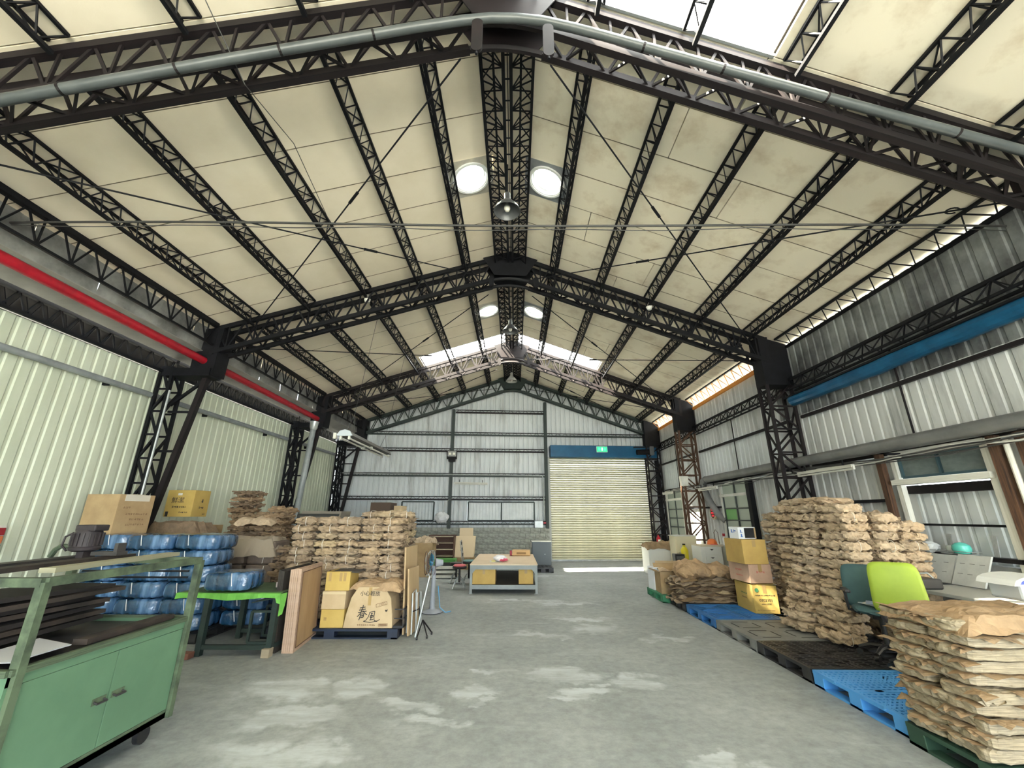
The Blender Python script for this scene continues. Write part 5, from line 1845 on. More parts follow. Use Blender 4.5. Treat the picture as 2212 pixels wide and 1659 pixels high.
# orange and red clutter on the cabinets
t = thing('helmet', 'orange safety helmet on the white drawer unit', 'helmet', (5.32, 12.1, .95))
MB().lathe([(.15, 0), (.13, .01), (.125, .06), (.10, .11), (.05, .145), (0, .15)], (5.40, 12.1, .952), 18).build('shell', mat('helmet_orange', (.80, .20, .06), .35), t, smooth=True)
MB().box((5.40, 11.97, .962), (.16, .08, .012)).build('peak', mat('helmet_red', (.75, .04, .06), .35), t)
t = thing('gas_bottle', 'small white and red spray bottle on the grey-green cabinet', 'bottle', (5.70, 12.1, .945))
MB().lathe([(0, 0), (.045, 0), (.045, .16), (.02, .20), (.02, .22), (0, .22)], (5.70, 12.0, .945), 14).build('body', wcab, t, smooth=True)
MB().lathe([(0, .22), (.035, .22), (.035, .29), (0, .29)], (5.70, 12.0, .945), 12).build('cap', red_paint, t)
o = MB().tube([(5.55, 12.2, .95), (5.53, 12.2, 1.25), (5.58, 12.2, 1.33), (5.64, 12.2, 1.25), (5.64, 12.2, .95)], .007, 6).build('wire_hook', steel_rust, loc=(5.55, 12.2, .95))
tag(o, 'bent wire hoop standing between helmet and spray bottle', 'wire')

# ------------------------------------------------------------------ office chairs
def office_chair(loc, rz, back_m, seat_m, label, arms, back=(.50, .56), bz=.62, tall=False):
    t = thing('office_chair', label, 'chair', loc, 'office chairs on the right aisle', rz=rz)
    # local: occupant faces -y, back at +y
    for k in range(5):
        a = 2*pi*k/5+.3
        d = Vector((cos(a), sin(a), 0))
        l = MB().tube([d*.04+Vector((0, 0, .12)), d*.16+Vector((0, 0, .115)), d*.27+Vector((0, 0, .075))], .025, 8, taper=[.034, .028, .02]).build('base_leg', p_black, t, smooth=True)
        c = d*.27
        MB().tube([c+Vector((-d.y*.022, d.x*.022, .032)), c-Vector((-d.y*.022, d.x*.022, -.032))], .031, 12).build('caster', p_black, l)
    MB().tube([(0, 0, .10), (0, 0, .42)], .028, 10).build('gas_lift', p_black, t, smooth=True)
    MB().box((0, 0, .44), (.20, .24, .05)).build('mechanism', p_black, t)
    b = crumple_blob((0, 0, .50), (.25, .25, .055), 1.0, 2, 0.0)
    b.v = [tuple(Vector((max(-.24, min(.24, p[0]*1.12)), max(-.24, min(.24, p[1]*1.12)), p[2]))) for p in b.v]
    b.build('seat', seat_m, t, smooth=True)
    w, h = back
    vs, fs = [], []
    n, m = 12, 12
    for i in range(n+1):
        for j in range(m+1):
            u, v = -1+2*i/n, -1+2*j/m
            k = (abs(u)**6+abs(v)**6)**(1/6) if max(abs(u), abs(v)) > 0 else 1
            s = max(abs(u), abs(v))/k if k > 0 else 1
            x, z = u*s*w/2, v*s*h/2
            vs.append(Vector((x*(1-.06*v), .27+.05*u*u+.04*v*.5-.02*(1-v*v), bz+h/2+z)))
    for i in range(n):
        for j in range(m):
            a = i*(m+1)+j
            fs.append((a, a+m+1, a+m+2, a+1))
    o = MB().add(vs, fs).build('backrest', back_m, t, smooth=True)
    sm = o.modifiers.new('thick', 'SOLIDIFY'); sm.thickness = .035; sm.offset = 1
    MB().tube([(0, .05, .44), (0, .24, .45), (0, .33, .56), (0, .33, .78)], .022, 8).build('back_post', p_black, t, smooth=True)
    if arms:
        for s in (-1, 1):
            MB().tube([(s*.18, .05, .45), (s*.28, .05, .48), (s*.29, .03, .68)], .016, 8).build('arm_post', p_black, t, smooth=True)
            MB().box((s*.29, -.02, .70), (.06, .26, .035)).build('arm_pad', p_black, t, bevel=.012)
    return t
lime = mat('chair_lime', (.36, .49, .055), .55, col2=(.31, .43, .045), scale=4)
lime_l = mat('chair_lime_pale', (.62, .76, .20), .55)
tealc = mat('chair_teal', (.055, .12, .13), .7, col2=(.045, .10, .11), scale=8)
seatd = mat('chair_seat_dark', (.03, .03, .04), .7)
oc = office_chair((4.20, 4.93, .143), -.50, lime, seatd, 'office chair with lime green backrest behind the nearest stack', False, back=(.49, .55), bz=.50)
office_chair((4.30, 5.47, .143), -.45, tealc, tealc, 'teal office chair with black armrests behind the lime green chair', True, back=(.50, .50), bz=.47)
for o in list(COL.objects):
    pass
t = thing('paper_pile', 'loose papers lying on the seat of the teal chair', 'papers', (4.30, 5.47, .69))
for k in range(4):
    ubox('sheet', (4.27+.01*k, 5.43-.01*k, .705+.006*k), (.24, .30, .004), [white_wall, mat('paper_blue', (.35, .42, .55), .6)][k % 2], t, .3*k)

# ------------------------------------------------------------------ desk and boards by the near window
t = thing('desk', 'grey-topped desk under the big near window', 'desk', (5.5, 5.2, 0))
MB().box((5.42, 4.95, .83), (.90, 2.0, .04)).build('top', mat('desk_top', (.42, .43, .41), .5), t, bevel=.006)
for (x, y) in ((5.02, 4.02), (5.82, 4.02), (5.02, 5.88), (5.82, 5.88)):
    MB().box((x, y, .405), (.05, .05, .81)).build('leg', p_grey, t)
MB().box((5.42, 4.95, .30), (.8, 1.8, .03)).build('shelf', p_grey, t)
board_m = mat('foam_board', (.58, .60, .58), .5, col2=(.46, .48, .47), scale=3, stretch=(1, 1.2, 1.2))
def lean_board(y0, y1, z1, x0, x1, label, brown=False):
    o = MB().prism([(x0, y0, .86), (x0, y1, .86), (x1, y1, z1), (x1, y0, z1)], (.025, 0, 0)).build('foam_board', board_m, loc=(x0, (y0+y1)/2, .86))
    tag(o, label, 'board', 'boards leaning under the near window')
    rr = random.Random(int(y0*100))
    for k in range(6):
        yy = y0+(y1-y0)*(.2+.3*(k % 3)); zz = .92+(z1-.92)*(.25+.4*(k//3))
        f = (zz-.86)/(z1-.86)
        ubar('slot', (x0+(x1-x0)*f-.002, yy-.03, zz), (x0+(x1-x0)*f-.002, yy+.03, zz), .004, .006, p_grey, o)
lean_board(5.98, 6.55, 1.20, 5.72, 5.90, 'pale slotted foam board leaning under the big window, left one')
lean_board(5.55, 5.95, 1.22, 5.70, 5.90, 'pale slotted foam board leaning under the big window, right one')
t = thing('wire_basket', 'small basket with a teal bowl on the window sill', 'basket', (6.02, 6.0, 1.21))
for z in (1.215, 1.25):
    MB().tube([(5.92, 5.85, z), (6.12, 5.85, z), (6.12, 6.2, z), (5.92, 6.2, z), (5.92, 5.85, z)], .005, 5).build('rim', galv, t)
MB().lathe([(0, 0), (.08, .01), (.10, .06), (.09, .11), (.05, .14), (0, .15)], (6.02, 6.0, 1.215), 16).build('bowl', mat('bowl_teal', (.10, .50, .42), .2), t, smooth=True)
MB().lathe([(0, 0), (.05, .01), (.07, .05), (.06, .10), (0, .11)], (6.02, 6.12, 1.215), 14).build('jar', mat('jar_clear', (.55, .62, .58), .1), t, smooth=True)
o = crumple_blob((6.0, 6.42, 1.28), (.09, .12, .08), 8.1).build('clear_bag', mat('clear_plastic', (.62, .65, .66), .15), loc=(6.0, 6.42, 1.21))
tag(o, 'crumpled clear plastic bag on the window sill', 'bag')
for (y, nm) in ((6.24, 'left'), (5.66, 'right')):
    o = ubar('strip', (6.10, y, 1.2), (6.16, y+.02, 1.46), .05, .02, p_grey, None)
    tag(o, 'slotted metal strip standing on the window sill, %s one' % nm, 'metal strip', 'slotted strips')
t = thing('tool_case', 'black tool case with handle on the desk', 'case', (5.1, 5.72, .85))
MB().box((5.05, 5.7, .91), (.30, .34, .12)).build('body', p_black, t, bevel=.02)
MB().tube([(4.92, 5.58, .97), (4.92, 5.60, 1.02), (5.10, 5.6, 1.03), (5.16, 5.6, .97)], .012, 6).build('handle', galv, t)
# white tub with blue print on the near stack
t = thing('plastic_pack', 'clear plastic pack with a white and blue lid on the nearest stack', 'pack', (4.30, 3.92, 1.02))
MB().box((4.36, 3.92, 1.10), (.34, .26, .14)).build('body', mat('clear_plastic', (.62, .65, .66), .15), t, bevel=.02)
vs = []
pts = []
for i in range(9):
    a = pi*(1-i/8)
    pts.append((4.36+cos(a)*.24, 1.17+sin(a)*.06))
poly = [(4.36-.25, 3.76, 1.15)]+[(x, 3.76, z) for x, z in pts]+[(4.36+.25, 3.76, 1.15)]
MB().prism(poly, (0, .30, 0)).build('lid', wcab, t)
poly = [(4.36-.20, 3.755, 1.165)]+[(4.36+(x-4.36)*.8, 3.755, 1.165+(z-1.165)*.75) for x, z in pts]+[(4.36+.20, 3.755, 1.165)]
MB().prism(poly, (0, .01, 0)).build('print', mat('print_blue', (.12, .16, .55), .4), t)
# ------------------------------------------------------------------ green tool cart in the left foreground
cart_g = mat('cart_green', (.125, .235, .145), .5, col2=(.10, .195, .118), scale=2.2)
cart_d = mat('cart_green_worn', (.10, .14, .085), .6, col2=(.028, .040, .030), scale=6, contrast=(.3, .6))
grime = mat('grimy_steel', (.045, .042, .042), .55, col2=(.02, .02, .022), scale=5)
t = thing('tool_cart', 'green steel tool cart with two doors and rail frame in the left foreground', 'tool cart', (-3.4, 3.3, 0))
X0, X1, Y0, Y1, Z0, Z1 = -3.95, -2.82, 2.66, 4.0, .14, .85
body = MB()
body.box(((X0+X1)/2, (Y0+Y1)/2, Z0+.02), (X1-X0, Y1-Y0, .04))
body.box(((X0+X1)/2, Y1-.01, (Z0+Z1)/2), (X1-X0, .02, Z1-Z0))
body.box(((X0+X1)/2, Y0+.01, (Z0+Z1)/2), (X1-X0, .02, Z1-Z0))
body.box((X0+.01, (Y0+Y1)/2, (Z0+Z1)/2), (.02, Y1-Y0, Z1-Z0))
body.build('body', cart_g, t)
MB().box((X1-.015, (Y0+Y1)/2, Z1-.035), (.03, Y1-Y0, .07)).build('front_rail', cart_g, t)
MB().box((X1-.015, (Y0+Y1)/2, Z0+.03), (.03, Y1-Y0, .06)).build('front_rail', cart_d, t)
ym = 3.36
for (a, c) in ((Y0+.05, ym-.003), (ym+.003, Y1-.05)):
    d = MB().box((X1-.008, (a+c)/2, (Z0+Z1)/2-.005), (.02, c-a, Z1-Z0-.135)).build('door', cart_g, t, bevel=.003)
    yh = ym-.07 if a < ym-.2 else ym+.07
    MB().tube([(X1, yh-.035, .50), (X1+.03, yh-.035, .49), (X1+.03, yh+.035, .49), (X1, yh+.035, .50)], .007, 6).build('handle', grime, d)
    MB().box((X1+.003, yh, .50), (.004, .10, .04)).build('handle_plate', cart_d, d)
# worn tray top
MB().box(((X0+X1)/2, (Y0+Y1)/2, Z1-.03), (X1-X0-.04, Y1-Y0-.04, .01)).build('tray', grime, t)
for (p0, p1) in (((X1, Y0, Z1), (X1, Y1, Z1)), ((X0, Y0, Z1), (X0, Y1, Z1)), ((X0, Y0, Z1), (X1, Y0, Z1)), ((X0, Y1, Z1), (X1, Y1, Z1))):
    ubar('tray_edge', p0, p1, .035, .035, cart_d, t)
ZT = 1.31
for (x, y) in ((X1, Y0+.04), (X1, Y1-.02), (X0, Y0+.04), (X0, Y1-.02)):
    MB().bar((x, y, Z0), (x, y, ZT), .055, .045, up=(0, 1, 0)).build('post', cart_d, t)
for (p0, p1) in (((X1, Y0+.04, ZT), (X1, Y1-.02, ZT)), ((X0, Y0+.04, ZT), (X0, Y1-.02, ZT)), ((X0, Y0+.04, ZT), (X1, Y0+.04, ZT)), ((X0, Y1-.02, ZT), (X1, Y1-.02, ZT))):
    MB().bar(p0, p1, .05, .05).build('top_rail', cart_d, t)
for z in (1.17, 1.22):
    ubar('guard_rod', (X1-.08, Y1-.02, z), (X0+.1, Y1-.02, z), .014, .014, steel, t)
for (x, y) in ((X1-.10, Y1-.12), (X1-.10, Y0+.12), (X0+.1, Y1-.12), (X0+.1, Y0+.12)):
    w = MB().tube([(x-.02, y, .06), (x+.02, y, .06)], .06, 16).build('caster', p_black, t, smooth=True)
    MB().box((x, y, .12), (.05, .07, .05)).build('caster_fork', grime, w)
# things lying in the cart
planks = [mat('dark_plank', (.022, .019, .020), .7, col2=(.012, .011, .012), scale=5), mat('plank_brown', (.05, .038, .032), .7, col2=(.02, .017, .016), scale=5)]
for k in range(7):
    rr = random.Random(k)
    o = MB().box((0, 0, 0), (.50+rr.uniform(-.06, .06), 1.05+rr.uniform(-.1, .1), .03)).build('plank', planks[k % 2])
    o.location = (-3.62+rr.uniform(-.05, .05), 3.25+rr.uniform(-.04, .04), .90+k*.042)
    o.rotation_euler = (rr.uniform(-.03, .03), rr.uniform(-.02, .02), rr.uniform(-.12, .12))
    tag(o, 'dark wooden plank lying in the green cart, %s from the bottom' % ORD[k], 'plank', 'planks in the green cart')
o = MB().prism([(-3.30, 2.75, .86), (-2.98, 2.80, .86), (-2.95, 3.12, .87), (-3.28, 3.22, .88)], (0, 0, .006)).build('white_sheet', mat('dusty_white', (.50, .52, .55), .6), loc=(-3.1, 3, .86))
tag(o, 'dusty white sheet on the tray of the green cart', 'sheet')
o = MB().box((-2.95, 3.55, .875), (.10, .75, .035)).build('steel_bar', planks[1], loc=(-2.95, 3.55, .86))
tag(o, 'long dark bar along the front edge of the green cart tray', 'bar')
# beige plank and machine on the top rails
for k, (x, c0, c1, w) in enumerate(((-3.16, (2.9, 1.352), (4.35, 1.352), .10), (-3.45, (2.8, 1.352), (4.2, 1.352), .12), (-3.72, (2.8, 1.352), (4.1, 1.352), .12))):
    o = MB().bar((x+.12, c0[0], c0[1]), (x, c1[0]-.25, c1[1]), w, .03).build('board', [mat('board_beige', (.30, .29, .20), .7), planks[1], grime][k], loc=(x, 3.5, 1.34))
    tag(o, ['narrow beige board lying on the cart rails', 'brown board on the cart rails behind the beige one', 'grimy steel plate on the rear cart rails'][k], 'board', 'boards on the cart rails')
t = thing('motor_press', 'dark ribbed electric motor with a bent pipe, mounted above the green cart', 'machine', (-3.62, 3.72, 1.37))
c = Vector((-3.62, 3.70, 1.49))
dkm = mat('motor_dark', (.035, .028, .032), .6, col2=(.02, .017, .02), scale=8)
MB().lathe([(0, -.085), (.075, -.085), (.10, -.075), (.105, -.055), (.095, -.045), (.095, .06), (.08, .085), (0, .09)], c, 20).build('motor_body', dkm, t, smooth=True)
for k in range(18):
    a = 2*pi*k/18
    d = Vector((cos(a), sin(a), 0))
    MB().bar(c+d*.098+Vector((0, 0, -.04)), c+d*.098+Vector((0, 0, .06)), .008, .016, up=d).build('cooling_fin', dkm, t)
MB().box(c+Vector((.02, 0, .10)), (.17, .13, .05)).build('terminal_box', dkm, t, bevel=.008)
MB().tube([c+Vector((-.10, -.03, .06)), c+Vector((-.16, -.03, .03)), c+Vector((-.17, -.03, -.04)), c+Vector((-.12, -.03, -.08))], .008, 6).build('cable_loop', dkm, t)
MB().box(c+Vector((.02, 0, -.105)), (.06, .10, .06)).build('mount', dkm, t)
MB().tube([c+Vector((-.10, 0, -.05)), c+Vector((-.20, 0, -.045)), c+Vector((-.245, 0, -.075)), c+Vector((-.27, 0, -.13))], .02, 8).build('bent_pipe', cart_d, t, smooth=True)
MB().box(c+Vector((.22, .0, -.10)), (.22, .10, .03)).build('arm_plate', grime, t)
MB().box(c+Vector((.30, .0, -.06)), (.03, .08, .08)).build('stop', grime, t)

# ------------------------------------------------------------------ table with green cloth
cloth = mat('cloth_green', (.16, .46, .08), .8, col2=(.12, .36, .06), scale=7)
cloth_top = mat('cloth_top_dusty', (.085, .14, .075), .9, col2=(.06, .10, .055), scale=6)
frame_g = mat('frame_dark_green', (.022, .042, .038), .6, col2=(.015, .025, .024), scale=5)
t = thing('work_table', 'low dark green steel table under a bright green cloth', 'table', (-3.6, 6.35, 0))
TX0, TX1, TY0, TY1, TZ = -4.35, -3.06, 5.92, 6.82, .72
MB().box(((TX0+TX1)/2, (TY0+TY1)/2, TZ-.02), (TX1-TX0, TY1-TY0, .04)).build('top', frame_g, t)
for (x, y) in ((TX0+.35, TY0+.05), (TX1-.05, TY0+.05), (TX0+.35, TY1-.05), (TX1-.05, TY1-.05)):
    MB().bar((x, y, 0), (x, y, TZ-.03), .07, .07, up=(0, 1, 0)).build('leg', frame_g, t)
for y in (TY0+.05, TY1-.05):
    ubar('stretcher', (TX0+.35, y, .10), (TX1-.05, y, .10), .05, .05, frame_g, t)
ubar('stretcher', (TX1-.05, TY0+.05, .10), (TX1-.05, TY1-.05, .10), .05, .05, frame_g, t)
for y in (6.0, 6.35):
    for (p0, p1) in (((-3.42, y, .14), (-3.14, y, .14)), ((-3.42, y, .50), (-3.14, y, .50)), ((-3.42, y, .14), (-3.42, y, .50))):
        ubar('cage_bar', p0, p1, .03, .03, frame_g, t)
for k in range(6):
    ubar('grid_rod', (-3.45, 6.0+.1*k, .60), (-3.10, 6.05+.1*k, .66), .012, .012, frame_g, t)
# cloth with hanging edge
n = 28
vs, fs = [], []
def cloth_pt(u, v):
    x = TX0-.03+(TX1-TX0+.06)*u
    return x
rows = [(0.0, TY1, TZ+.008), (.5, (TY0+TY1)/2, TZ+.008), (1.0, TY0-.01, TZ+.010)]
o = MB()
for i in range(n+1):
    u = i/n
    x = TX0-.05+(TX1-TX0+.08)*u
    vs += [(x, TY1, TZ+.008), (x, TY0+.03, TZ+.009)]
fs = [(2*i, 2*i+1, 2*i+3, 2*i+2) for i in range(n)]
cl = MB().add(vs, fs).build('table_cloth', cloth_top, loc=((TX0+TX1)/2, TY0, TZ))
tag(cl, 'dusty green cloth spread over the low steel table', 'cloth')
vs, fs = [], []
for i in range(n+1):
    u = i/n
    x = TX0-.05+(TX1-TX0+.08)*u
    w = .008*sin(u*23)+.006*sin(u*47)
    vs += [(x, TY0+.03, TZ+.010), (x, TY0-.02+w, TZ+.006), (x, TY0-.03+w, TZ-.06+.015*sin(u*9))]
for i in range(n):
    for j in range(2):
        a = 3*i+j
        fs.append((a, a+1, a+4, a+3))
MB().add(vs, fs).build('hem', cloth, cl)
vs = [(TX1+.02, TY0-.02, TZ), (TX1+.05, TY0+.10, TZ), (TX1+.03, TY0-.02, TZ-.12), (TX1+.06, TY0+.06, TZ-.14), (TX1+.035, TY0-.03, TZ-.26), (TX1+.06, TY0+.02, TZ-.24), (TX1-.05, TY0-.03, TZ), (TX1-.01, TY0-.035, TZ-.10)]
MB().add(vs, [(0, 1, 3, 2), (2, 3, 5, 4), (6, 0, 2, 7)]).build('hanging_corner', cloth, cl)
o = MB().box((-3.22, 6.45, TZ+.045), (.26, .22, .07)).build('paper_stack', mat('pinkish_paper', (.62, .52, .50), .7), loc=(-3.22, 6.45, TZ), bevel=.004)
tag(o, 'small stack of pale paper on the green cloth', 'paper stack')
for (x, y, nm) in ((-3.11, 5.99, 'wooden wedge block under the right table leg'), (-4.12, 5.92, 'brick lying before the table under the cloth')):
    o = MB().box((x, y-.06, .05), (.10, .10, .10) if x > -3.5 else (.22, .11, .07)).build('block', mat('wood_block', (.30, .25, .18), .8) if x > -3.5 else mat('brick_red', (.16, .07, .05), .9), loc=(x, y, 0), bevel=.005)
    if x < -3.5:
        o.location.z -= .015
    tag(o, nm, 'block')

# ------------------------------------------------------------------ blue plastic-wrapped bales
def mat_film(name):
    m, nt, p = _nt(name)
    L = nt.links; N = nt.nodes.new
    tc = N('ShaderNodeTexCoord'); mp = N('ShaderNodeMapping'); mp.inputs['Scale'].default_value = (9, 9, 1.5)
    n = N('ShaderNodeTexNoise'); n.inputs['Scale'].default_value = 1.0; n.inputs['Detail'].default_value = 3
    r = N('ShaderNodeValToRGB')
    e = r.color_ramp.elements
    e[0].position = .34; e[0].color = (.006, .030, .070, 1)
    e[1].position = .70; e[1].color = (.13, .25, .46, 1)
    q = e.new(.52); q.color = (.016, .070, .155, 1)
    L.new(tc.outputs['Object'], mp.inputs[0]); L.new(mp.outputs[0], n.inputs['Vector']); L.new(n.outputs['Fac'], r.inputs[0]); L.new(r.outputs[0], p.inputs['Base Color'])
    p.inputs['Roughness'].default_value = .25
    p.inputs['Coat Weight'].default_value = .8
    p.inputs['Coat Roughness'].default_value = .08
    nb = N('ShaderNodeTexNoise'); nb.inputs['Scale'].default_value = 16; nb.inputs['Detail'].default_value = 3
    L.new(tc.outputs['Object'], nb.inputs['Vector'])
    bp = N('ShaderNodeBump'); bp.inputs['Strength'].default_value = .5; bp.inputs['Distance'].default_value = .02
    L.new(nb.outputs['Fac'], bp.inputs['Height']); L.new(bp.outputs[0], p.inputs['Coat Normal']); L.new(bp.outputs[0], p.inputs['Normal'])
    MATS[name] = m
    return m
film = mat_film('blue_film')
ribbon = mat('ribbon_white', (.75, .78, .80), .4)
def bale_mesh(L_, W, H, seed):
    bm = bmesh.new()
    bmesh.ops.create_cube(bm, size=2.0)
    bmesh.ops.subdivide_edges(bm, edges=bm.edges, cuts=9, use_grid_fill=True)
    so = Vector((seed*2.3, seed, 0))
    for v in bm.verts:
        p = v.co
        k = (abs(p.x)**6+abs(p.y)**6+abs(p.z)**6)**(1/6)
        q = Vector(p)/k
        P = Vector((q.x*L_/2, q.y*W/2, q.z*H/2))
        rib = .006*cos(q.x*pi*6)*max(0, abs(q.y)-.6)*2.5
        P += Vector((q.x, q.y, q.z)).normalized()*(noise.noise(P*7+so)*.010+rib)
        P.z += H/2
        v.co = P
    me = bpy.data.meshes.new('plastic_bale')
    bm.to_mesh(me); bm.free()
    me.polygons.foreach_set('use_smooth', [True]*len(me.polygons))
    me.materials.append(film)
    rr = random.Random(seed)
    x = rr.uniform(-.12, .12)
    t = MB().tube([(x-.02, -W/2-.003, H*.95), (x, -W/2-.012, H*.6), (x+.015, -W/2-.012, H*.3)], .005, 5)
    mr = bpy.data.meshes.new('ribbon')
    mr.from_pydata([tuple(p) for p in t.v], [], t.f)
    mr.materials.append(ribbon)
    return me, mr
bales = [bale_mesh(.66, .60, .225, s) for s in range(5)]
brr = random.Random(21)
def bale(x, y, z, label, sc=(1, 1, 1), rz=0.0):
    me, mr = brr.choice(bales)
    o = bpy.data.objects.new('plastic_bale', me); COL.objects.link(o)
    o.location = (x+brr.uniform(-.02, .02), y+brr.uniform(-.02, .02), z)
    o.rotation_euler = (brr.uniform(-.02, .02), brr.uniform(-.02, .02), rz+brr.uniform(-.06, .06))
    o.scale = sc
    r = bpy.data.objects.new('ribbon', mr); COL.objects.link(r); r.parent = o
    tag(o, label, 'plastic bale', 'blue plastic bales')
BX = [(-6.10, 6, 'leftmost'), (-5.44, 6, 'middle'), (-4.78, 6, 'rightmost')]
for x, n, nm in BX:
    for k in range(n):
        bale(x, 6.80, .12+k*.215, 'shiny blue plastic-wrapped bale, %s from the bottom in the %s column behind the green cart' % (ORD[k], nm))
bale(-3.80, 6.14, TZ+.02, 'shiny blue plastic bale lying on the green cloth', (.88, .85, 1.05))
for k in range(2):
    bale(-4.12, 6.82+.32, .12+k*.215, 'shiny blue plastic bale behind the table legs, %s' % ['lower one', 'upper one'][k], (1.05, .9, 1))
pallet(-6.48, -4.40, 6.45, 7.5, p_black, 'black pallet under the blue plastic bales', 'grid', h=.12, grp='pallets on the left')

# cartons and brown tied packs behind the bales
t = carton((-6.45, 6.98, 1.405), (.60, .58, .60), -.13, card_b, 'big worn brown carton on top of the blue bales, taped with clear film')
MB().box((0, 0, .602), (.64, .20, .004)).build('clear_tape', tape_c, t)
MB().box((.302, .0, .55), (.004, .40, .10)).build('clear_tape', mat('shiny_film', (.62, .58, .50), .08), t)
glyphs(t, .04, .30, 9, .036, ink_b, 0, side='right', w=.60, seed=20); glyphs(t, .06, .22, 6, .036, ink_b, 0, side='right', w=.60, seed=21); glyphs(t, .05, .14, 8, .034, ink_b, 0, side='right', w=.60, seed=22); glyphs(t, -.14, .40, 3, .036, ink_b, 0, side='right', w=.60, seed=27)
t = carton((-6.55, 8.55, 1.66), (.52, .46, .50), .05, card_y, 'yellow-brown printed carton beside the first left column')
front(t, '鮮潔', -.04, .30, .12, ink, .46)
glyphs(t, .0, .18, 6, .04, ink, .46, seed=23); glyphs(t, .10, .08, 5, .03, ink, .46, seed=24)
glyphs(t, .02, .30, 1, .08, ink, 0, side='right', w=.52, seed=25); glyphs(t, .02, .17, 3, .045, ink, 0, side='right', w=.52, seed=26); glyphs(t, .12, .05, 2, .035, ink, 0, side='right', w=.52, seed=28)
MB().box((-.02, -.232, .42), (.08, .003, .04)).build('sticker', white_wall, t)
MB().box((-.20, -.232, .05), (.05, .003, .09)).build('print', ink, t)
t = carton((-6.55, 8.55, .0), (1.0, .9, 1.5), 0, card_b, 'stacked brown base carton below the printed carton', tape=True)
crumpled_sheet('kraft_sheet', (-6.2, 8.1, 1.56), 1.0, .6, 81, kraft_dark, 'brown paper draped below the printed carton by the left column', amp=.05, droop=.22, n=16)
tarp_m = mat('brown_wrap', (.17, .13, .10), .7, col2=(.11, .085, .07), scale=5)
for k, (x, z, w) in enumerate(((-5.02, .12, .62), (-5.02, .50, .62), (-5.0, .88, .60), (-4.42, .12, .5), (-4.42, .50, .5), (-4.42, .88, .48))):
    o = MB().box((x, 7.95, z+.19), (w-.02, .5, .375)).build('wrapped_pack', tarp_m, loc=(x, 7.95, z), bevel=.03)
    tag(o, 'dark brown wrapped pack, %s' % ['lower left', 'middle left', 'upper left', 'lower right', 'middle right', 'upper right'][k]+' of the packs behind the blue bales', 'pack', 'dark wrapped packs')
    MB().bar((x+.05, 7.945-.25, z+.02), (x+.09, 7.945-.25, z+.36), .008, .006).build('twine', twine_m, o)
crumpled_sheet('kraft_sheet', (-4.72, 7.9, 1.30), 1.2, .6, 84, mat('grey_brown_sheet', (.30, .25, .19), .8), 'grey-brown wrapping sheet hanging over the dark packs', amp=.06, droop=.30, n=18)
crumpled_sheet('kraft_sheet', (-4.95, 8.35, 1.62), .75, .45, 86, kraft, 'pale creased paper lying on the brown stacks by the green wall', amp=.07, droop=.10, n=16)

# ------------------------------------------------------------------ framed plywood panels standing in front
def panel(x, w, m, label, y0=6.08, y1=6.92, h=.99, lean=.10, dx=.0, nm_='plywood_sheet'):
    o = MB().prism([(x, y0, 0), (x+w, y0, 0), (x+w-lean*.6, y0, h), (x-lean*.6, y0, h)], (dx, y1-y0, 0)).build(nm_, m, loc=(x, y0, 0))
    tag(o, label, 'panel', 'panels standing beside the left pallet')
    return o
ply = mat('plywood', (.44, .29, .16), .7, col2=(.36, .23, .12), scale=3, stretch=(1, 2, .5))
plye = mat('ply_edge_pink', (.50, .36, .28), .75, col2=(.42, .29, .21), scale=14)
dkp = mat('dark_panel', (.045, .038, .034), .7, col2=(.028, .024, .022), scale=8)
for k in range(4):
    panel(-3.09+k*.020-.075, .018, dkp, 'dark board standing upright, %s from the left in the panel row' % ORD[k], h=.985-.006*k, lean=.06, nm_='dark_board')
for k in range(4):
    panel(-3.005+k*.026, .024, plye, 'plywood panel edge-on, %s of the four pinkish ones' % ORD[k], h=.99+.004*k, lean=.06, dx=-.02*k)
o = panel(-2.90, .045, plye, 'framed plywood panel, frontmost of the panel row, facing the aisle', h=1.0, lean=.06, dx=-.09)
m4 = [Vector((-2.855, 6.08, 0)), Vector((-2.855-.036, 6.08, 1.0)), Vector((-2.855-.09, 6.92, 0)), Vector((-2.855-.09-.036, 6.92, 1.0))]
def pp(u, v, d=0.0):
    a = m4[0].lerp(m4[2], u); c = m4[1].lerp(m4[3], u)
    return a.lerp(c, v)+Vector((d, 0, 0))
MB().prism([pp(.06, .05, .001), pp(.94, .05, .001), pp(.94, .95, .001), pp(.06, .95, .001)], (.004, 0, 0)).build('face', ply, o)
brd = mat('ply_border_dark', (.14, .075, .045), .7)
for (a, c) in (((.06, .05), (.94, .05)), ((.06, .95), (.94, .95)), ((.06, .05), (.06, .95)), ((.94, .05), (.94, .95))):
    ubar('border', pp(*a, .004), pp(*c, .004), .008, .012, brd, o, up=(1, 0, 0))

# ------------------------------------------------------------------ left pallet with cartons in front of the bundles
pallet(-3.68, -1.68, 6.72, 8.3, mat('pallet_navy', (.018, .030, .06), .5, col2=(.012, .018, .035), scale=4), 'dark navy pallet under the left bundle stack', 'grid', h=.13, grp='pallets on the left')
t = carton((-2.68, 6.96, .132), (.34, .38, .24), .02, card_y, 'lowest yellow carton beside the panel row', tape=False)
glyphs(t, -.10, .12, 1, .05, ink_b, .38, seed=30)
t = carton((-2.68, 6.96, .374), (.35, .38, .245), -.02, card_g, 'beige taped carton in the middle of the small left column', tape=False)
MB().box((0, -.191, .215), (.35, .002, .03)).build('clear_tape', tape_c, t)
t = carton((-2.66, 6.97, .621), (.36, .40, .26), .03, card_y, 'yellow carton on top of the small left column', tape=False)
for dx in (-.12, .04, .10):
    MB().box((dx, -.201, .19), (.04, .002, .12)).build('tape', tape_m, t)
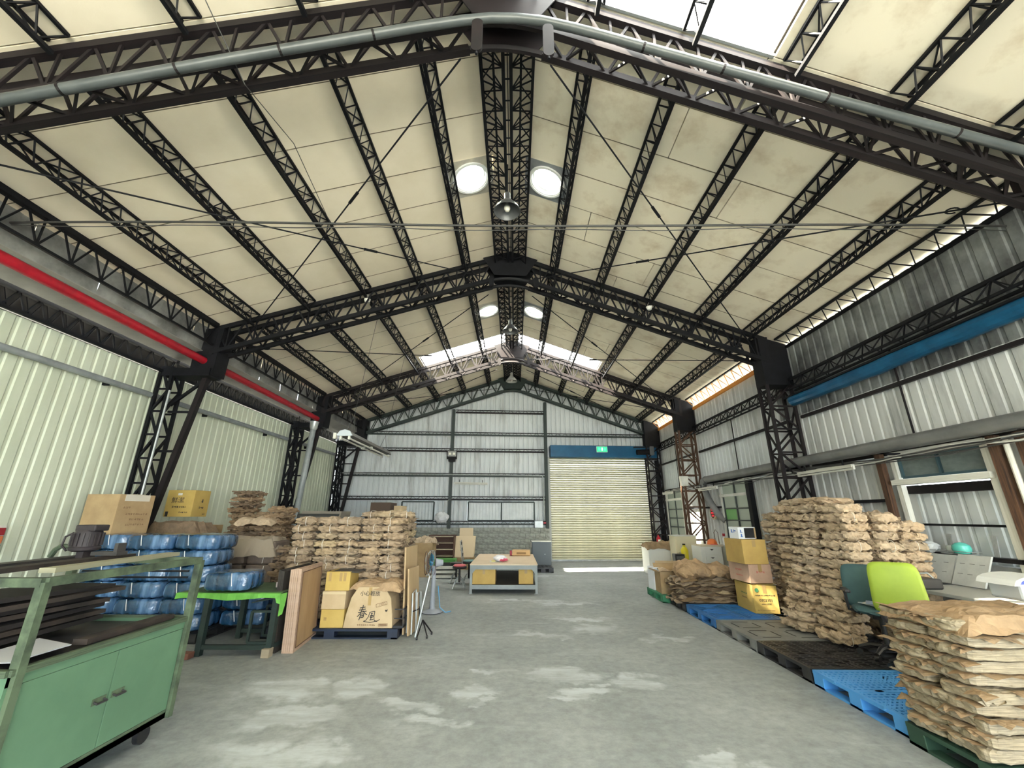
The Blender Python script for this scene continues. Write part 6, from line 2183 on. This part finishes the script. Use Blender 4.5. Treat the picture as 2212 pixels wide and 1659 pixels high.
crumpled_sheet('kraft_flap', (-2.60, 7.0, .885), .44, .40, 91, mat('dark_card', (.08, .075, .07), .7), 'dark cardboard sheet on the top yellow carton', amp=.01, droop=.02, n=10)
# big printed carton, sagging shape wider at the base
t = thing('carton', 'big sagging carton with brushed lettering in front of the left bundle stack', 'carton', (-2.14, 6.98, .132), rz=0.0)
q = [(-.36, 0), (.36, 0), (.345, .18), (.31, .40), (.20, .545), (-.19, .545), (-.28, .40), (-.335, .18)]
MB().prism([(x, -.23, z) for x, z in q], (0, .46, 0)).build('body', card_g, t, bevel=.012)
yf = -.234
MB().box((-.0, yf, .42), (.045, .003, .24)).build('tape', tape_m, t)
text_mesh('print', '小心輕放', .075, ink, t, (0, yf-.002, .455), (1, 0, 0), (0, 0, 1))
# stamp outline
def strokes(lst, w, m=ink, name='print', s=1.0, ox=0.0, oz=0.0):
    b = MB()
    for st in lst:
        for i in range(len(st)-1):
            (xa, za), (xb, zb) = st[i], st[i+1]
            b.bar((ox+xa*s, yf-.002, oz+za*s), (ox+xb*s, yf-.002, oz+zb*s), .002, w, up=(0, 0, 1)) if abs(xb-xa) > abs(zb-za) else b.bar((ox+xa*s, yf-.002, oz+za*s), (ox+xb*s, yf-.002, oz+zb*s), .002, w, up=(1, 0, 0))
    return b.build(name, m, t)
stm = [[(.10, .315), (.255, .355), (.262, .315), (.107, .275), (.10, .315)]]
strokes(stm, .005, ink_b)
text_mesh('print', '11012', .04, ink_b, t, (.19, yf-.002, .316), (1, .0, .25), (-.25, 0, 1))
# brushed characters for spring and wind
spring = [[(-.42, .30), (-.05, .36)], [(-.46, .17), (-.02, .24)], [(-.52, .02), (.05, .12)], [(-.20, .48), (-.26, .20), (-.38, -.05), (-.55, -.22)], [(-.20, .14), (-.06, -.02), (.10, -.10)],
          [(-.34, -.06), (-.36, -.22), (-.42, -.42)], [(-.34, -.06), (-.12, -.04), (-.14, -.24), (-.34, -.28)], [(-.33, -.17), (-.14, -.15)]]
wind = [[(.22, .14), (.16, -.12), (.0, -.34), (-.16, -.40)], [(.22, .14), (.56, .20), (.52, -.10), (.56, -.34), (.72, -.40), (.92, -.28)], [(.30, .06), (.44, .08)], [(.36, .06), (.32, -.30)], [(.28, -.06), (.28, -.18), (.46, -.14), (.46, -.04), (.28, -.06)], [(.24, -.32), (.50, -.28)], [(-.16, -.40), (.3, -.46), (.8, -.36)]]
strokes(spring, .011, ink, s=.22, ox=-.04, oz=.20)
strokes(wind, .009, ink, s=.22, ox=-.03, oz=.18)
strokes([[(.24, .24), (.27, .225)], [(.25, .22), (.275, .245)]], .012, ink)
glyphs(t, -.02, .045, 10, .024, ink_b, .466, seed=33)
strokes([[(.16, .03), (.29, .035), (.29, .065), (.16, .06), (.16, .03)]], .005, ink_b)
MB().box((.225, yf-.001, .048), (.11, .002, .018)).build('print', ink_b, t)
crumpled_sheet('kraft_sheet', (-2.05, 7.02, .72), .80, .56, 95, kraft_sheet, 'creased kraft sheet draped over the big lettered carton', amp=.05, droop=.10, n=22, rz=-.12, dome=.02)
# black crate standing behind that carton
t = thing('black_crate', 'black wire crate at the right end of the left pallet', 'crate', (-1.70, 6.95, .132))
for z in (.14, .26, .38):
    for (p0, p1) in (((-1.76, 6.76, z), (-1.63, 6.76, z)), ((-1.63, 6.76, z), (-1.63, 7.12, z))):
        ubar('wire', p0, p1, .014, .014, p_black, t)
for k in range(6):
    ubar('wire', (-1.63, 6.76+.07*k, .135), (-1.63, 6.76+.07*k, .40), .010, .010, p_black, t)
MB().box((-1.70, 6.95, .15), (.14, .38, .03)).build('bottom', p_black, t)
# folded tables and trolley leaning at the right of the left pallet
fold = mat('table_laminate', (.50, .36, .20), .5, col2=(.44, .31, .17), scale=2, stretch=(3, 3, .4))
def folded(x, y0, y1, h, lab, legs=True):
    t = thing('folding_table', lab, 'folding table', (x, (y0+y1)/2, 0), 'folded tables leaning by the left pallet')
    MB().prism([(x, y0, .02), (x+.025, y0, .02), (x-.03, y0, h), (x-.055, y0, h)], (.05, y1-y0, 0)).build('table_top', fold, t, bevel=.004)
    if legs:
        MB().tube([(x+.05, y0+.06, .03), (x+.03, y0+.08, h*.62), (x+.05, y0+.20, h*.66), (x+.08, y0+.22, .03)], .012, 8).build('leg', galv, t, smooth=True)
        MB().tube([(x+.08, y1-.22, .03), (x+.06, y1-.2, h*.6), (x+.09, y1-.08, h*.6), (x+.12, y1-.06, .03)], .012, 8).build('leg', galv, t, smooth=True)
        ubar('brace', (x+.04, y0+.09, h*.35), (x+.09, y1-.15, h*.35), .012, .012, steel_brown, t)
folded(-1.66, 6.88, 7.45, 1.22, 'tall folded laminate table, nearest to the left bundle stack')
folded(-1.57, 6.80, 7.25, .92, 'lower folded laminate table, nearest to the fan')
t = thing('hand_trolley', 'folded hand trolley with a long bright tube and small wheels', 'trolley', (-1.38, 6.85, 0))
MB().tube([(-1.43, 6.72, .03), (-1.36, 6.80, .45), (-1.30, 6.86, .80), (-1.33, 6.93, .83), (-1.37, 6.98, .80)], .012, 8).build('handle_tube', galv, t, smooth=True)
for (x, y) in ((-1.40, 6.70), (-1.27, 6.78), (-1.24, 6.98)):
    MB().tube([(-1.36, 6.86, .22), (x, y, .03)], .010, 6).build('foot', steel_brown, t)
    MB().tube([(x-.012, y, .02), (x+.012, y, .02)], .02, 10).build('wheel', p_black, t)

# ------------------------------------------------------------------ pedestal fan
t = thing('pedestal_fan', 'grey pedestal fan with blue blades beside the folded tables', 'fan', (-1.52, 8.45, 0))
c = Vector((-1.52, 8.45, 0))
fg = mat('fan_grey', (.34, .37, .42), .4)
fb = mat('fan_blue', (.02, .30, .55), .3, coat=.4)
MB().lathe([(0, 0), (.19, 0), (.195, .015), (.15, .035), (.06, .06), (.045, .10), (.042, .20)], c, 28).build('base', fg, t, smooth=True)
MB().lathe([(.185, 0), (.198, .004), (.198, .012), (.185, .014)], c, 28).build('foot_ring', p_black, t)
MB().tube([c+Vector((0, 0, .06)), c+Vector((0, 0, .72))], .04, 12, taper=[.05, .034]).build('post', fg, t, smooth=True)
h = c+Vector((0, 0, .84))
fd = Vector((-.94, -.34, 0)).normalized()
MB().tube([h-fd*.16, h-fd*.02], .07, 14, taper=[.05, .08]).build('motor_housing', fg, t, smooth=True)
MB().tube([c+Vector((0, 0, .70)), h+Vector((0, 0, -.06))], .03, 8).build('neck', fg, t)
sd = fd.cross(Vector((0, 0, 1)))
hub = h+fd*.06
for k in range(4):
    a = pi/2*k+.5
    d = sd*cos(a)+Vector((0, 0, 1))*sin(a)
    e = fd.cross(d)
    vs, fs = [], []
    for i in range(7):
        for j in range(5):
            r = .035+.15*i/6
            w = .055+.085*sin(pi*(i+.6)/7.2)
            vv = (-.5+j/4)*w
            vs.append(hub+d*r+e*vv+fd*(vv*.35))
    for i in range(6):
        for j in range(4):
            q = i*5+j
            fs.append((q, q+5, q+6, q+1))
    o = MB().add(vs, fs).build('blade', fb, t, smooth=True)
    s = o.modifiers.new('thick', 'SOLIDIFY'); s.thickness = .004
MB().tube([hub-fd*.03, hub+fd*.03], .045, 14).build('hub', fb, t, smooth=True)
for off, rad in ((-.05, .215), (.10, .20), (.02, .222)):
    pts = [hub+fd*off+(sd*cos(2*pi*i/28)+Vector((0, 0, 1))*sin(2*pi*i/28))*rad for i in range(29)]
    MB().tube(pts, .005, 5, cap=False).build('guard_ring', mat('guard_dark', (.07, .02, .03), .4), t)
b = MB()
for k in range(28):
    a = 2*pi*k/28
    d = sd*cos(a)+Vector((0, 0, 1))*sin(a)
    b.tube([hub+fd*.11+d*.04, hub+fd*.10+d*.12, hub+fd*.02+d*.222, hub-fd*.05+d*.215, hub-fd*.07+d*.06], .0018, 3)
b.build('guard_wires', galv, t, kind='stuff')
MB().tube([c+Vector((.10, -.04, .45)), c+Vector((.16, -.1, .1)), c+Vector((.26, -.06, .015)), c+Vector((.34, .05, .012))], .009, 6).build('power_cord', mat('cord_blue', (.12, .35, .60), .5), t)

# ------------------------------------------------------------------ packing bench in the middle
t = thing('packing_bench', 'low grey steel packing bench with a pale plywood top', 'bench', (-.26, 11.6, 0))
bg_ = mat('bench_grey', (.30, .33, .33), .5, col2=(.24, .27, .27), scale=3)
BX0, BX1, BY0, BY1, BZ = -1.03, .52, 10.36, 13.0, .62
MB().box(((BX0+BX1)/2, (BY0+BY1)/2, BZ-.012), (BX1-BX0+.02, BY1-BY0+.02, .024)).build('top', mat('bench_ply', (.72, .58, .42), .6, col2=(.66, .52, .37), scale=2), t, bevel=.003)
for y in (BY0+.02, BY1-.02):
    for z, hh in ((BZ-.07, .09), (.135, .09)):
        MB().box(((BX0+BX1)/2, y, z), (BX1-BX0, .04, hh)).build('rail', bg_, t)
for x in (BX0+.02, BX1-.02):
    for z, hh in ((BZ-.07, .09), (.135, .09)):
        MB().box((x, (BY0+BY1)/2, z), (.04, BY1-BY0, hh)).build('rail', bg_, t)
for x in (BX0+.025, BX1-.025):
    for y in (BY0+.025, BY1-.025):
        MB().box((x, y, BZ/2-.012), (.055, .055, BZ-.024)).build('leg', bg_, t)
        MB().box((x, y, .004), (.10, .10, .008)).build('foot_plate', bg_, t)
for x in (BX0+.05, BX1-.05):
    s = 1 if x < 0 else -1
    MB().prism([(x, BY0-.001, BZ-.11), (x+s*.08, BY0-.001, BZ-.11), (x, BY0-.001, BZ-.20)], (0, .01, 0)).build('corner_brace', bg_, t)
MB().box(((BX0+BX1)/2, (BY0+BY1)/2, .17), (BX1-BX0-.06, BY1-BY0-.06, .015)).build('shelf', mat('shelf_dark', (.07, .07, .065), .7), t)
carton((-.72, 10.75, .18), (.54, .55, .33), 0, card_o, 'ochre carton on the bench shelf, left one', grp='cartons under the bench')
carton((.26, 10.80, .18), (.34, .55, .34), 0, card_o, 'ochre carton on the bench shelf, right one', grp='cartons under the bench')
t = thing('plastic_pack', 'crumpled white and red plastic pack on the bench', 'pack', (-.36, 10.9, .622))
crumple_blob((-.36, 10.9, .70), (.16, .14, .075), 12.2).build('wrap', mat('pack_white', (.74, .74, .78), .3), t)
crumple_blob((-.30, 10.86, .672), (.13, .10, .04), 14.1).build('contents', mat('pack_red', (.62, .09, .16), .35), t)
MB().prism([(-.60, 10.75, .624), (-.36, 10.72, .624), (-.34, 10.95, .624), (-.62, 10.98, .63)], (0, 0, .004)).build('paper', white_wall, t)
MB().box((-.52, 10.85, .64), (.09, .10, .02)).build('note_pad', mat('note_yellow', (.75, .68, .22), .6), t)
t = thing('tape_roll', 'wide wooden tray standing at the rear of the bench', 'tray', (.1, 12.6, .622))
MB().box((.18, 12.5, .70), (.50, .30, .14)).build('body', mat('tray_wood', (.58, .38, .18), .6), t, bevel=.01)
MB().box((.18, 12.34, .695), (.26, .02, .05)).build('opening', mat('tray_dark', (.25, .15, .06), .7), t)
MB().box((-.11, 12.5, .69), (.06, .22, .12)).build('red_end', red_paint, t, bevel=.01)
t.name = 'wooden_tray'

# ------------------------------------------------------------------ stools left of the bench
def stool(loc, h, cushion, label, back=False):
    x, y, _ = loc
    t = thing('stool', label, 'stool', loc, 'stools beside the bench')
    for k in range(4):
        a = pi/2*k+pi/4
        MB().tube([(x+cos(a)*.06, y+sin(a)*.06, .24), (x+cos(a)*.12, y+sin(a)*.12, .20), (x+cos(a)*.20, y+sin(a)*.20, .01)], .012, 6).build('leg', galv, t, smooth=True)
    MB().tube([(x, y, .12), (x, y, h-.04)], .025, 8).build('post', p_black, t)
    MB().lathe([(0, h-.05), (.17, h-.05), (.18, h-.02), (.17, h), (0, h+.005)], (x, y, 0), 20).build('seat', p_black, t, smooth=True)
    if cushion:
        MB().lathe([(0, h), (.15, h), (.16, h+.02), (.13, h+.04), (0, h+.045)], (x, y, 0), 18).build('cushion', cushion, t, smooth=True)
    ring = [(x+cos(2*pi*i/16)*.14, y+sin(2*pi*i/16)*.14, .15) for i in range(17)]
    MB().tube(ring, .007, 5, cap=False).build('foot_ring', galv, t)
    if back:
        for s in (-1, 1):
            MB().tube([(x-.16, y+s*.14, .44), (x-.20, y+s*.14, .80), (x-.24, y+s*.14, 1.06)], .013, 6).build('back_post', galv, t, smooth=True)
        for k in range(3):
            MB().bar((x-.19-.02*k, y-.14, .70+.14*k), (x-.19-.02*k, y+.14, .70+.14*k), .02, .07).build('back_slat', p_black, t)
stool((-1.36, 11.05, 0), .50, mat('cushion_red', (.60, .14, .16), .6), 'black stool with a red cushion beside the bench')
stool((-1.20, 11.75, 0), .54, mat('cushion_teal', (.16, .30, .28), .6), 'black stool with a teal cushion and a tall back', back=True)
stool((-1.55, 11.9, 0), .50, None, 'plain black stool behind the red-cushioned one')

# ------------------------------------------------------------------ far left clutter
t = thing('shelf_rack', 'dark brown shelf rack with pale shelf edges before the gable wall', 'shelf', (-2.4, 14.6, 0))
for z in (.22, .42, .62, .82, 1.02):
    MB().box((-2.42, 14.75, z), (.80, .45, .02)).build('shelf', mat('shelf_pale', (.62, .54, .40), .6), t)
for x in (-2.82, -2.02):
    MB().box((x, 14.75, .52), (.03, .45, 1.04)).build('side', mat('shelf_brown', (.10, .05, .035), .6), t)
MB().box((-2.42, 14.98, .52), (.8, .02, 1.04)).build('back', mat('shelf_brown', (.10, .05, .035)), t)
MB().box((-2.42, 14.75, 1.05), (.86, .48, .03)).build('top', mat('shelf_brown', (.10, .05, .035)), t)
crumpled_sheet('kraft_heap', (-2.75, 13.2, .95), .85, .6, 97, kraft, 'heap of kraft paper on boxes left of the shelf rack', amp=.12, droop=.1, n=16, dome=.1)
carton((-2.75, 13.2, 0), (.7, .6, .92), 0, card_b, 'brown carton carrying the kraft heap by the shelf rack')
t = thing('panel_board', 'stepped beige board leaning between shelf rack and bench', 'board', (-1.66, 14.9, 0))
MB().prism([(-1.98, 14.6, .38), (-1.36, 14.6, .38), (-1.34, 14.85, .50), (-1.32, 14.9, 1.02), (-1.42, 14.9, 1.03), (-1.42, 14.95, 1.28), (-1.88, 14.95, 1.28), (-1.88, 14.9, 1.03), (-2.0, 14.9, 1.02)], (0, .03, 0)).build('board', mat('board_mdf', (.62, .50, .33), .6), t)
MB().box((-1.66, 14.8, .19), (.64, .3, .38)).build('support_box', card_b, t)
t = thing('plastic_crate', 'green plastic crate on white pallets beside the stools', 'crate', (-2.0, 12.9, 0))
MB().box((-2.0, 12.9, .42), (.60, .45, .16)).build('crate', mat('crate_green', (.07, .27, .05), .4), t, bevel=.01)
MB().box((-2.0, 12.668, .36), (.5, .01, .12)).build('crate_grille', p_black, t)
for z in (.06, .18, .29):
    MB().box((-2.0, 12.9, z), (.75, .6, .07)).build('slab', white_wall, t)
t = thing('steel_cabinet', 'grey steel cabinet with a white top beside the roller shutter', 'cabinet', (.92, 15.6, 0))
MB().box((.93, 15.6, .42), (.66, .55, .80)).build('body', mat('cabinet_slate', (.10, .12, .14), .5), t, bevel=.008)
MB().box((.93, 15.6, .835), (.68, .57, .04)).build('top', white_wall, t, bevel=.005)
d = MB().box((.86, 15.318, .42), (.48, .014, .72)).build('door', mat('cabinet_slate', (.10, .12, .14)), t, bevel=.003)
MB().tube([(1.04, 15.31, .42), (1.04, 15.285, .42)], .018, 10).build('knob', galv, d)
MB().tube([(.57, 15.4, .62), (.57, 15.34, .66), (.57, 15.34, .78), (.57, 15.4, .80)], .012, 6).build('side_handle', white_wall, t)
pallet(.55, 1.22, 13.95, 14.75, p_black, 'small black pallet before the grey steel cabinet', 'grid', grp='pallets on the left')
t = thing('tall_locker', 'tall dark locker with a taupe top behind the left bundle stack', 'locker', (-3.95, 8.9, 0))
MB().box((-3.95, 8.95, .86), (.85, .6, 1.72)).build('body', mat('locker_dark', (.03, .032, .03), .6), t, bevel=.02)
MB().prism([(-4.30, 8.62, 1.60), (-3.50, 8.62, 1.60), (-3.50, 8.70, 1.77), (-4.30, 8.70, 1.77)], (0, .5, 0)).build('cover', mat('taupe', (.20, .18, .15), .7), t)
for k, (x, z, w, h, m, nm) in enumerate(((-4.05, 0, 1.1, 1.72, mat('crate_brown', (.07, .055, .045), .7), 'dark brown crate far behind the left bundle stack'), (-4.15, 1.73, .62, .34, mat('crate_brown2', (.11, .075, .055), .7), 'brown carton on the dark crate far behind the left bundle stack'), (-3.62, 1.73, .22, .24, card_g, 'small pale carton on the dark crate far behind the left bundle stack'))):
    carton((x, 13.6, z), (w, .7, h), .0, m, nm, tape=False)
# wall sign at the far left edge: small traffic-light plate
t = thing('wall_sign', 'small red, orange and green rounded sign on the pale green wall', 'sign', (-7.12, 6.15, 1.3))
for k, (m, z) in enumerate(((mat('sign_red', (.30, .02, .03), .5), 1.47), (mat('sign_orange', (.62, .18, .07), .5), 1.36), (mat('sign_green', (.03, .14, .09), .5), 1.25))):
    MB().box((-7.13, 6.02, z), (.02, .10, .10)).build('segment', m, t, bevel=.008)
MB().box((-7.145, 6.02, 1.36), (.01, .13, .38)).build('plate', white_wall, t)
